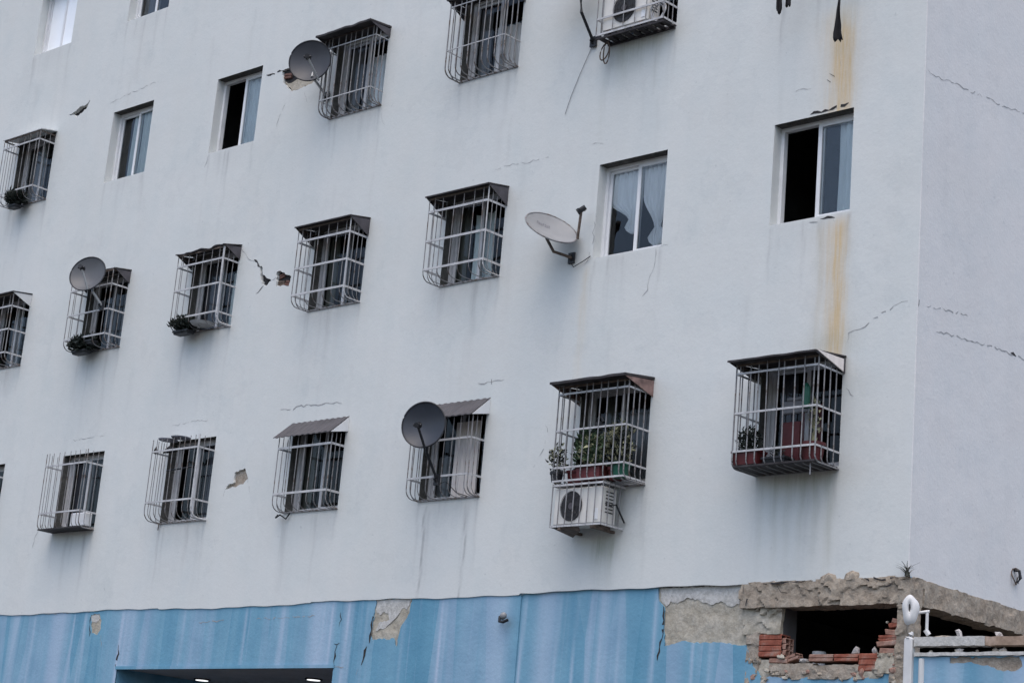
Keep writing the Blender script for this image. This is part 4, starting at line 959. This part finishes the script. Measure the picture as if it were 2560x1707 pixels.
dish('grey satellite dish at far left in front of a plant-filled cage', (-14.639, -.60, 10.082), .30, dish_axis(32, 118), 'dishc1', (-14.525, -.33, 9.62), knee=[(-14.57, -.50, 9.80)], lnb=(.02, -.03, .24), arm_from=(.08, -.29, -.02))
dish('black satellite dish in front of the awning in the lowest row', (-6.75, -.60, 6.95), .295, dish_axis(27, 140), 'dishd4', (-6.768, -.25, 6.313), knee=[(-6.77, -.48, 6.62)], lnb=(.03, -.07, .24), arm_from=(.04, -.29, -.02), polemat='dark')
ax = dish_axis(63, 66)
tw = dish('pale satellite dish with faded lettering, left of the knotted-curtain window', (-5.06, -.36, 9.375), .345, ax, 'dishw', (-4.99, -.02, 9.06), knee=[(-5.02, -.33, 9.06), (-4.97, -.15, 9.05)], upv=Vector((0, -.2, 1)), lnb=(.30, -.04, .31), arm_from=(.26, -.24, .0), polemat='rust', depth=.11, rimmat='bar')
# mast of a dish standing above the frame
dish('dark satellite dish on a bent mast beside the cage at the top edge', (-5.05, -.42, 12.75), .30, dish_axis(25, 120), 'dish', (-4.907, -.03, 11.966), knee=[(-4.893, -.35, 12.45), (-4.865, -.35, 12.246)], polemat='dark')
# lettering smudge on the pale dish: strokes laid on its surface
def lettering():
    zax = ax; xax = Vector((0, -.2, 1)).cross(zax).normalized(); yax = zax.cross(xax); r = .345; dep = r*.22; mb = MB()
    hr = CR - zax*CR.dot(zax); hr.normalize(); hu = zax.cross(hr)
    rn = random.Random(4); o = -hr*.175+hu*.09
    def Q(a, b):
        v = o+hr*a+hu*b; q = v.length/r; return v+zax*(dep*(q*q-1)+.003)
    for i in range(7):
        x0 = i*.027
        for (xa, za, xb, zb_) in rn.sample([(0, 0, .004, .055), (.012, 0, .016, .055), (0, .046, .018, .055), (0, .022, .016, .031), (0, 0, .018, .009)], 3):
            mb.add([Q(x0+xa, za), Q(x0+xb, za), Q(x0+xb, zb_), Q(x0+xa, zb_)], [(0,1,2,3)])
    mb.build('lettering', 'letter', tw)
lettering()

# ------------------------------------------------------------------ plants, pots
def leaves(n, rad, seed, size=.05, up=.3):
    rn = random.Random(seed); mb = MB()
    for i in range(n):
        while True:
            p = Vector((rn.uniform(-1, 1), rn.uniform(-1, 1), rn.uniform(-1, 1)))
            if p.length < 1: break
        p = Vector((p.x*rad[0], p.y*rad[1], p.z*rad[2]+rad[2]))
        d = Vector((rn.uniform(-1, 1), rn.uniform(-1, 1), rn.uniform(-.6, 1)+up)).normalized(); s_ = d.cross(Vector((rn.random(), rn.random(), rn.random()))).normalized()
        L = size*rn.uniform(.6, 1.4); w = L*.28; c = d.cross(s_)*L*.15
        mb.add([p, p+d*L*.5+s_*w+c, p+d*L, p+d*L*.5-s_*w+c], [(0, 1, 2), (0, 2, 3)])
    return mb
def plant(label, loc, rad, n, mat, seed, pot=None, potmat='redpot', size=.05, stems=6, mat2=None, cat='plant', group='potted plants in the cages'):
    t = thing('potted_plant', label, cat, loc, group); h = 0
    if pot:
        w, d, h, kind = pot
        if kind == 'box':
            mb = MB(); e = .012
            mb.add([(-w/2+e, -d/2+e, 0), (w/2-e, -d/2+e, 0), (w/2-e, d/2-e, 0), (-w/2+e, d/2-e, 0), (-w/2, -d/2, h), (w/2, -d/2, h), (w/2, d/2, h), (-w/2, d/2, h)], [(3,2,1,0),(0,1,5,4),(1,2,6,5),(2,3,7,6),(3,0,4,7),(4,5,6,7)])
            mb.box(-w/2-.008, w/2+.008, -d/2-.008, d/2+.008, h-.02, h+.004); mb.build('planter', potmat, t)
        else:
            MB().tube([(0, 0, 0), (0, 0, h)], w*.38, 18, w*.5).tube([(0, 0, h-.03), (0, 0, h+.004)], w*.53, 18).build('planter', potmat, t)
    rn = random.Random(seed); mb = MB()
    for k in range(stems):
        x = rn.uniform(-.6, .6)*rad[0]; y = rn.uniform(-.5, .5)*rad[1]
        mb.tube([(x*.4, y*.4, h-.01), (x*.7, y*.7, h+rad[2]*.8), (x, y, h+rad[2]*1.6)], .005, 4, .003)
    mb.build('stem', mat, t)
    f = leaves(n, rad, seed, size).build('foliage', mat, t); f.location = (0, 0, h*.85)
    if mat2: f2 = leaves(n//2, (rad[0]*1.05, rad[1], rad[2]*1.05), seed+50, size).build('foliage', mat2, t); f2.location = (0, 0, h*.85)
    return t
# plant-filled cage (third from the right end of the lowest row is D6 here: x -4.66..-3.575)
zf = 6.115
plant('tall dark plant at back left in red planter of the plant-filled cage', (-4.36, -.16, zf), (.17, .10, .26), 420, 'leaf', 1, (.42, .20, .15, 'box'), 'redpot', .085, mat2='leafd')
plant('pale spotted plant trailing out at left of the plant-filled cage', (-4.66, -.34, zf), (.13, .12, .17), 110, 'leafd', 2, (.16, .14, .12, 'round'), 'dark', .055, mat2='leafy')
plant('bushy green plant in front red planter of the plant-filled cage', (-4.14, -.30, zf), (.17, .09, .20), 320, 'leaf', 3, (.36, .18, .16, 'box'), 'redpot2', .075, mat2='leafy')
plant('yellowing leggy plant at middle right of the plant-filled cage', (-3.86, -.20, zf), (.20, .14, .30), 300, 'leafy', 4, (.20, .2, .14, 'round'), 'redpot2', .075, mat2='leafd')
plant('plant in a bright green pot at the right front of the plant-filled cage', (-3.72, -.28, zf), (.12, .10, .20), 170, 'leafd', 5, (.23, .23, .17, 'round'), 'greenpot', .065, mat2='leafy')
tag(MB().tube([(-4.05+.05*math.cos(k/10*2*math.pi), -.33, 6.80+.06*math.sin(k/10*2*math.pi)) for k in range(11)], .016, 6).tube([(-4.05, -.33, 6.80), (-4.04, -.33, 6.70)], .045, 8, .03).build('hanging_basket', 'dark'), 'small dark hanging basket on bars of the plant-filled cage', 'basket')
# cage nearest the corner
zf = 6.105
plant('dark bushy plant in red planter, left end of the corner cage', (-1.84, -.36, zf), (.15, .11, .15), 420, 'leafd', 6, (.34, .18, .15, 'box'), 'redpot', .05)
plant('sparse dark plant in low red planter, middle of the corner cage', (-1.50, -.30, zf), (.10, .08, .08), 50, 'leafd', 7, (.30, .18, .07, 'box'), 'dark', .04)
plant('thin stemmed plant in red pot at right of the corner cage', (-1.03, -.32, zf), (.06, .06, .30), 40, 'leafy', 8, (.26, .26, .19, 'round'), 'redpot', .05, mat2='leafd')
tag(MB().box(-1.60, -1.36, -.12, -.06, 6.15, 6.62).build('red_board', 'redpot', bevel=.006), 'dark red board standing inside the corner cage', 'board')
tag(MB().box(-1.62, -1.30, -.10, -.05, 6.72, 6.86).box(-1.56, -1.36, -.11, -.045, 6.86, 6.90).build('folded_bag', 'c_grey', bevel=.01), 'pale grey bag hanging inside the corner cage', 'bag')
tag(MB().tube([(-1.2, -.25, 6.72), (-1.2, -.25, 6.95)], .045, 10).tube([(-1.2, -.25, 6.95), (-1.2, -.25, 7.0)], .045, 10, .015).build('plastic_bottle', 'greenpot'), 'green plastic bottle hanging in the corner cage', 'bottle')
# dark plants on cage floors
plant('dark plant spilling from the pale-roofed cage, second row', (-17.70, -.20, 11.80), (.20, .15, .14), 1000, 'leafd', 9, (.22, .14, .05, 'box'), 'dark', .08)
plant('dark drooping plants in the cage behind the far left dish', (-15.08, -.20, 8.92), (.27, .15, .11), 1000, 'leafd', 10, (.36, .14, .05, 'box'), 'dark', .09)
plant('small dark plant at right in the cage behind the far left dish', (-14.80, -.24, 9.04), (.10, .07, .06), 50, 'leafd', 11, (.16, .12, .06, 'box'), 'dark', .06)
plant('dark plants on the floor of the ragged-roofed cage', (-12.50, -.2, 8.93), (.26, .14, .11), 900, 'leafd', 12, (.34, .15, .05, 'box'), 'dark', .08)
tag(MB().tube([(-12.12, -.17, 9.035), (-12.12, -.17, 9.075)], .15, 18, .19).build('basin', 'pot'), 'pale shallow basin on the floor of the ragged-roofed cage', 'basin')
# things stored in the lowest-row cages
tag(MB().tube([(-11.66-.62, -.16, 7.33), (-11.66-.62, -.16, 7.345)], .14, 20, .15).build('pale_plate', 'tarp'), 'pale oval plate at the top of a lowest-row cage, right one of two', 'plate', 'plates stored on the cage')
tag(MB().tube([(-11.66-.92, -.16, 7.32), (-11.66-.92, -.16, 7.335)], .14, 20, .15).build('pale_plate', 'tarp'), 'pale oval plate at the top of a lowest-row cage, left one of two', 'plate', 'plates stored on the cage')
tag(rock(.10, 6, 'cloth', (-12.42, -.24, 7.14), (1.5, .7, .62), 'cloth_bundle'), 'black cloth bundle wedged in the top of a lowest-row cage', 'bundle')
tag(MB().tube([(-12.72, -.03, 6.12), (-12.71, -.04, 6.01)], .008, 5).build('loose_wire', 'rust'), 'short rusty wire hanging from the lower left of the bundle cage', 'wire')
tag(rock(.05, 8, 'cloth', (-12.70, -.27, 7.15), (.8, .7, 1.1), 'cloth_bundle'), 'small black knot of cloth on the left bars of a lowest-row cage', 'bundle')
tag(MB().tube([(-12.6, -.1, 6.88), (-12.0, -.1, 6.90)], .012, 6).build('rod', 'dark'), 'dark rod lying across the bars under the black bundle', 'rod')
tag(MB().box(-14.80, -14.42, -.16, -.02, 6.15, 6.36).build('white_box', 'frame', bevel=.012), 'white box standing on the floor of the roofless cage', 'box')
tag(MB().tube([(-10.03, -.05, 6.08), (-9.98, -.12, 6.03), (-9.92, -.10, 6.07), (-9.86, -.04, 6.02), (-9.80, -.03, 6.10)], .012, 6).build('frayed_cable', 'dark'), 'frayed dark cable end below the cage under the left awning', 'cable')

tag(MB().tube([(-6.77, -.27, 6.33), (-6.70, -.30, 6.24), (-6.62, -.24, 6.28), (-6.55, -.1, 6.16), (-6.5, .1, 6.14)], .006, 5).build('dish_cable', 'dark'), 'dark cable drooping from the foot of the black dish mast', 'cable')
tag(MB().tube([(-10.05, -.03, 12.28), (-10.02, -.05, 12.12), (-9.95, -.03, 12.02), (-9.90, .02, 11.97)], .006, 5).build('dish_cable', 'dark'), 'dark cable hanging from the foot of the charcoal dish mast', 'cable')
tag(MB().tube([(-4.99, -.03, 9.0), (-4.93, -.04, 8.93), (-4.80, -.03, 8.98), (-4.68, -.02, 9.04)], .006, 5).build('dish_cable', 'dark'), 'dark cable from the foot of the pale dish to the window corner', 'cable')
# ------------------------------------------------------------------ laundry under the corner column
t = thing('clothes_rack', 'thin clothes rack above the corner window at the top edge', 'clothes rack', (-1.4, 0, 12.05))
for x in (-.55, .52): MB().tube([(x, 0, 0), (x, -.50, .04)], .009, 6).build('arm', 'rust', t)
for y in (-.25, -.40): MB().tube([(-.58, y, .03), (.56, y, .03)], .005, 5).build('line', 'rust', t)
def cloth(label, prof, y, folds, seed):
    """hanging rag; prof: (z, left x, right x)"""
    mb = MB(); vs = []; n = 10; k = 22; zs_ = [p[0] for p in prof]
    for j in range(k+1):
        z = zs_[0]+(zs_[-1]-zs_[0])*j/k
        l = np.interp(-z, [-q for q in zs_], [p[1] for p in prof]); r_ = np.interp(-z, [-q for q in zs_], [p[2] for p in prof])
        for i in range(n+1): vs.append((l+(r_-l)*i/n, y+.018*math.sin(i*folds+seed+j*.1), z+(.02*math.sin(i*1.7+seed) if j == k else 0)))
    mb.add(vs, [(j*(n+1)+i, j*(n+1)+i+1, (j+1)*(n+1)+i+1, (j+1)*(n+1)+i) for j in range(k) for i in range(n)])
    o = mb.build('laundry', 'cloth', smooth=True); md = o.modifiers.new('t', 'SOLIDIFY'); md.thickness = .004
    return tag(o, label, 'laundry', 'black laundry at the top edge')
cloth('black cloth tapering upward, hanging alone above the corner window', [(12.08, -.905, -.895), (11.36, -.91, -.89), (11.30, -.925, -.885), (11.18, -.94, -.865), (11.06, -.955, -.845), (10.98, -.965, -.845), (10.90, -.95, -.815)], -.40, .8, 1)
cloth('left of two short black rags on the top edge', [(12.08, -1.78, -1.70), (11.6, -1.765, -1.70), (11.50, -1.76, -1.695), (11.44, -1.735, -1.715)], -.40, .9, 2)
cloth('right of two short black rags on the top edge', [(12.08, -1.66, -1.60), (11.6, -1.63, -1.585), (11.50, -1.635, -1.58)], -.40, .9, 3)

# ------------------------------------------------------------------ corner pipe and yard wall
t = thing('downpipe', 'white plastic downpipe standing at the building corner', 'pipe', (.08, -.07, 0))
MB().box(-.048, .048, -.04, .04, 0, 4.235).build('pipe', 'pvc', t, bevel=.012)
MB().tube([(0, 0, 4.236), (.012, 0, 4.275), (.03, .0, 4.30)], .05, 8, .012).build('collar', 'pvc', t)
MB().tube([(.14, .02, 0), (.14, .02, 4.03)], .035, 12).build('second_pipe', 'fibre', t)
# oval fitting: flattened bowl with a slit, facing the street
t = thing('pipe_fitting', 'broken white oval plastic fitting above the downpipe at the corner', 'pipe fitting', (.09, -.09, 4.52))
mb = MB(); vs = []; na = 28; nr = 6; fx = Vector((.83, .55, 0)).normalized(); fn = Vector((.55, -.83, -.1)).normalized()
for i in range(nr+1):
    q = i/nr
    for k in range(na):
        an = 2*math.pi*k/na; rr_ = 1+.06*math.sin(3*an+1)+.04*math.sin(5*an); w = .085*rr_*math.cos(an)*q; h = .155*rr_*math.sin(an)*q
        dep = .045*math.sqrt(max(0, 1-q*q))-.05*math.exp(-((w+.01)/.016)**2-((h-.02)/.06)**2)
        vs.append(tuple(fx*w+fn*dep+Vector((0, 0, h))))
mb.add(vs, [(i*na+k, i*na+(k+1) % na, (i+1)*na+(k+1) % na, (i+1)*na+k) for i in range(nr) for k in range(na)]); mb.add([v for v in vs[nr*na:]]+[tuple(Vector(v)*.9-fn*.05) for v in vs[nr*na:]], [(k, (k+1) % na, na+(k+1) % na, na+k) for k in range(na)])
mb.build('shell', 'pvc', t, smooth=True)
mb = MB(); c0 = fn*.012+Vector((0, 0, .025))-fx*.008
mb.add([c0-fx*.014-Vector((0, 0, .05)), c0+fx*.006-Vector((0, 0, .06)), c0+fx*.014+Vector((0, 0, .035)), c0-fx*.008+Vector((0, 0, .05))], [(0,1,2,3)]); mb.build('slit', 'acdark', t)
MB().tube([(-.01, .03, -.12), (-.01, .03, -.24)], .045, 10, .03).build('neck', 'mortar', t)
MB().tube([(.06, .06, -.02), (.15, .12, .0)], .016, 8).tube([(.13, .11, .0), (.13, .11, -.20)], .016, 8).tube([(.12, .10, -.19), (.15, .12, -.24)], .026, 8).build('bracket', 'pvc', t)

t = thing('yard_wall', 'blue painted yard wall with white and brown capping, right of the downpipe', 'wall', (.24, -.06, 0))
xs_ = lines(0, 4.5, .05, []); 
YP = [(.30,3.985),(.30,4.04),(1.06,4.04),(1.10,3.95),(1.02,3.90),(.86,3.91),(.72,3.96),(.5,3.99)]
mb = MB(); 
me_o = wall_mesh('panel', 'blue', lines(-.12, 4.5, .05, []), lines(0, 4.05, .08, []), [], {'p': (YP, .01, 'x')}, lambda x, z: (np.zeros_like(x), np.zeros_like(x), .25+.2*np.sin(x*5.3+1)*np.sin(x*2.1)+.15*np.sin(x*17+2*np.sin(x*3))), lambda x, d, z: np.stack([x, d, z], 1), reveal=.02)
me_o.parent = t
rough_box('bare_render', 'mortar', .2, 1.2, .012, .05, 3.85, 4.05, .04, .004, 31, t)
MB().box(-.12, 4.5, .01, .12, 0, 4.0).build('core', 'mortar', t)
def flat_bar(name, mat, x0, x1, y0, y1, z0, z1, sd):
    n = max(6, int((x1-x0)/.06)); vs = []; rn = random.Random(sd)
    for i in range(n+1):
        x = x0+(x1-x0)*i/n; a, b_ = rn.uniform(-.004, .004), rn.uniform(-.004, .004)
        vs += [(x, y0, z0+a), (x, y1, z0+a), (x, y1, z1+b_), (x, y0, z1+b_)]
    fs = [(i*4+k, i*4+(k+1) % 4, i*4+4+(k+1) % 4, i*4+4+k) for i in range(n) for k in range(4)]+[(3, 2, 1, 0), (n*4, n*4+1, n*4+2, n*4+3)]
    return MB().add(vs, fs).build(name, mat, t)
flat_bar('white_capping', 'whitish', -.10, .70, -.03, .10, 4.152, 4.245, 1); flat_bar('brown_capping', 'wood', .704, 4.5, -.028, .10, 4.15, 4.238, 2); flat_bar('lower_rail', 'whitish', -.09, 4.5, -.03, .02, 4.052, 4.088, 3)
for k in range(13):
    x = random.uniform(.0, 1.4); o = rock(random.uniform(.010, .036), 40+k, random.choice(('mortar', 'stone', 'beige', 'rust')), (x, .02, 4.105), (1.4, .8, .9), 'loose_chunk'); o.parent = t
tag(rock(.04, 61, 'stone', (.62, -.03, 4.275), (.8, .7, 1.3)), 'pale upright stone lying on the white capping of the yard wall', 'rubble')
tag(rock(.038, 62, 'stone', (1.07, -.03, 4.265), (1.1, .7, .9)), 'pale stone lying on the brown capping of the yard wall', 'rubble')
tag(rock(.05, 63, 'mortar', (.40, .02, 4.255), (3.0, .8, .35)), 'flat strip of broken mortar on the white capping beside the pipe', 'rubble')

# ------------------------------------------------------------------ small things on the walls
t = thing('wall_lamp', 'small round white lamp with dark bracket on the blue wall', 'lamp', (-5.60, .016, 4.56))
b = bmesh.new(); bmesh.ops.create_uvsphere(b, u_segments=16, v_segments=10, radius=.042); me = bpy.data.meshes.new('globe'); b.to_mesh(me); b.free()
o = link('globe', me, 'dishw', t, True); o.location = (.02, -.09, .03)
MB().tube([(-.07, 0, .04), (-.07, -.06, .02), (-.03, -.10, -.04), (.03, -.10, -.05), (.09, -.08, -.02)], .019, 6).build('bracket', 'dark', t)
MB().box(-.09, -.05, -.02, 0, 0, .08).build('back_plate', 'dark', t)
t = thing('wire_loop', 'dark coil of wire hung on the side wall above the concrete beam', 'wire', (.0, 2.18, 5.24))
MB().tube([(.02+.02*math.sin(k), .07*math.cos(k/12*2*math.pi), .09*math.sin(k/12*2*math.pi)) for k in range(13)], .008, 5).build('loop', 'rust', t)
MB().tube([(.0, 0, .07), (.06, .01, .06), (.07, .02, -.02), (.03, .02, -.07)], .018, 6).build('hook', 'dark', t)
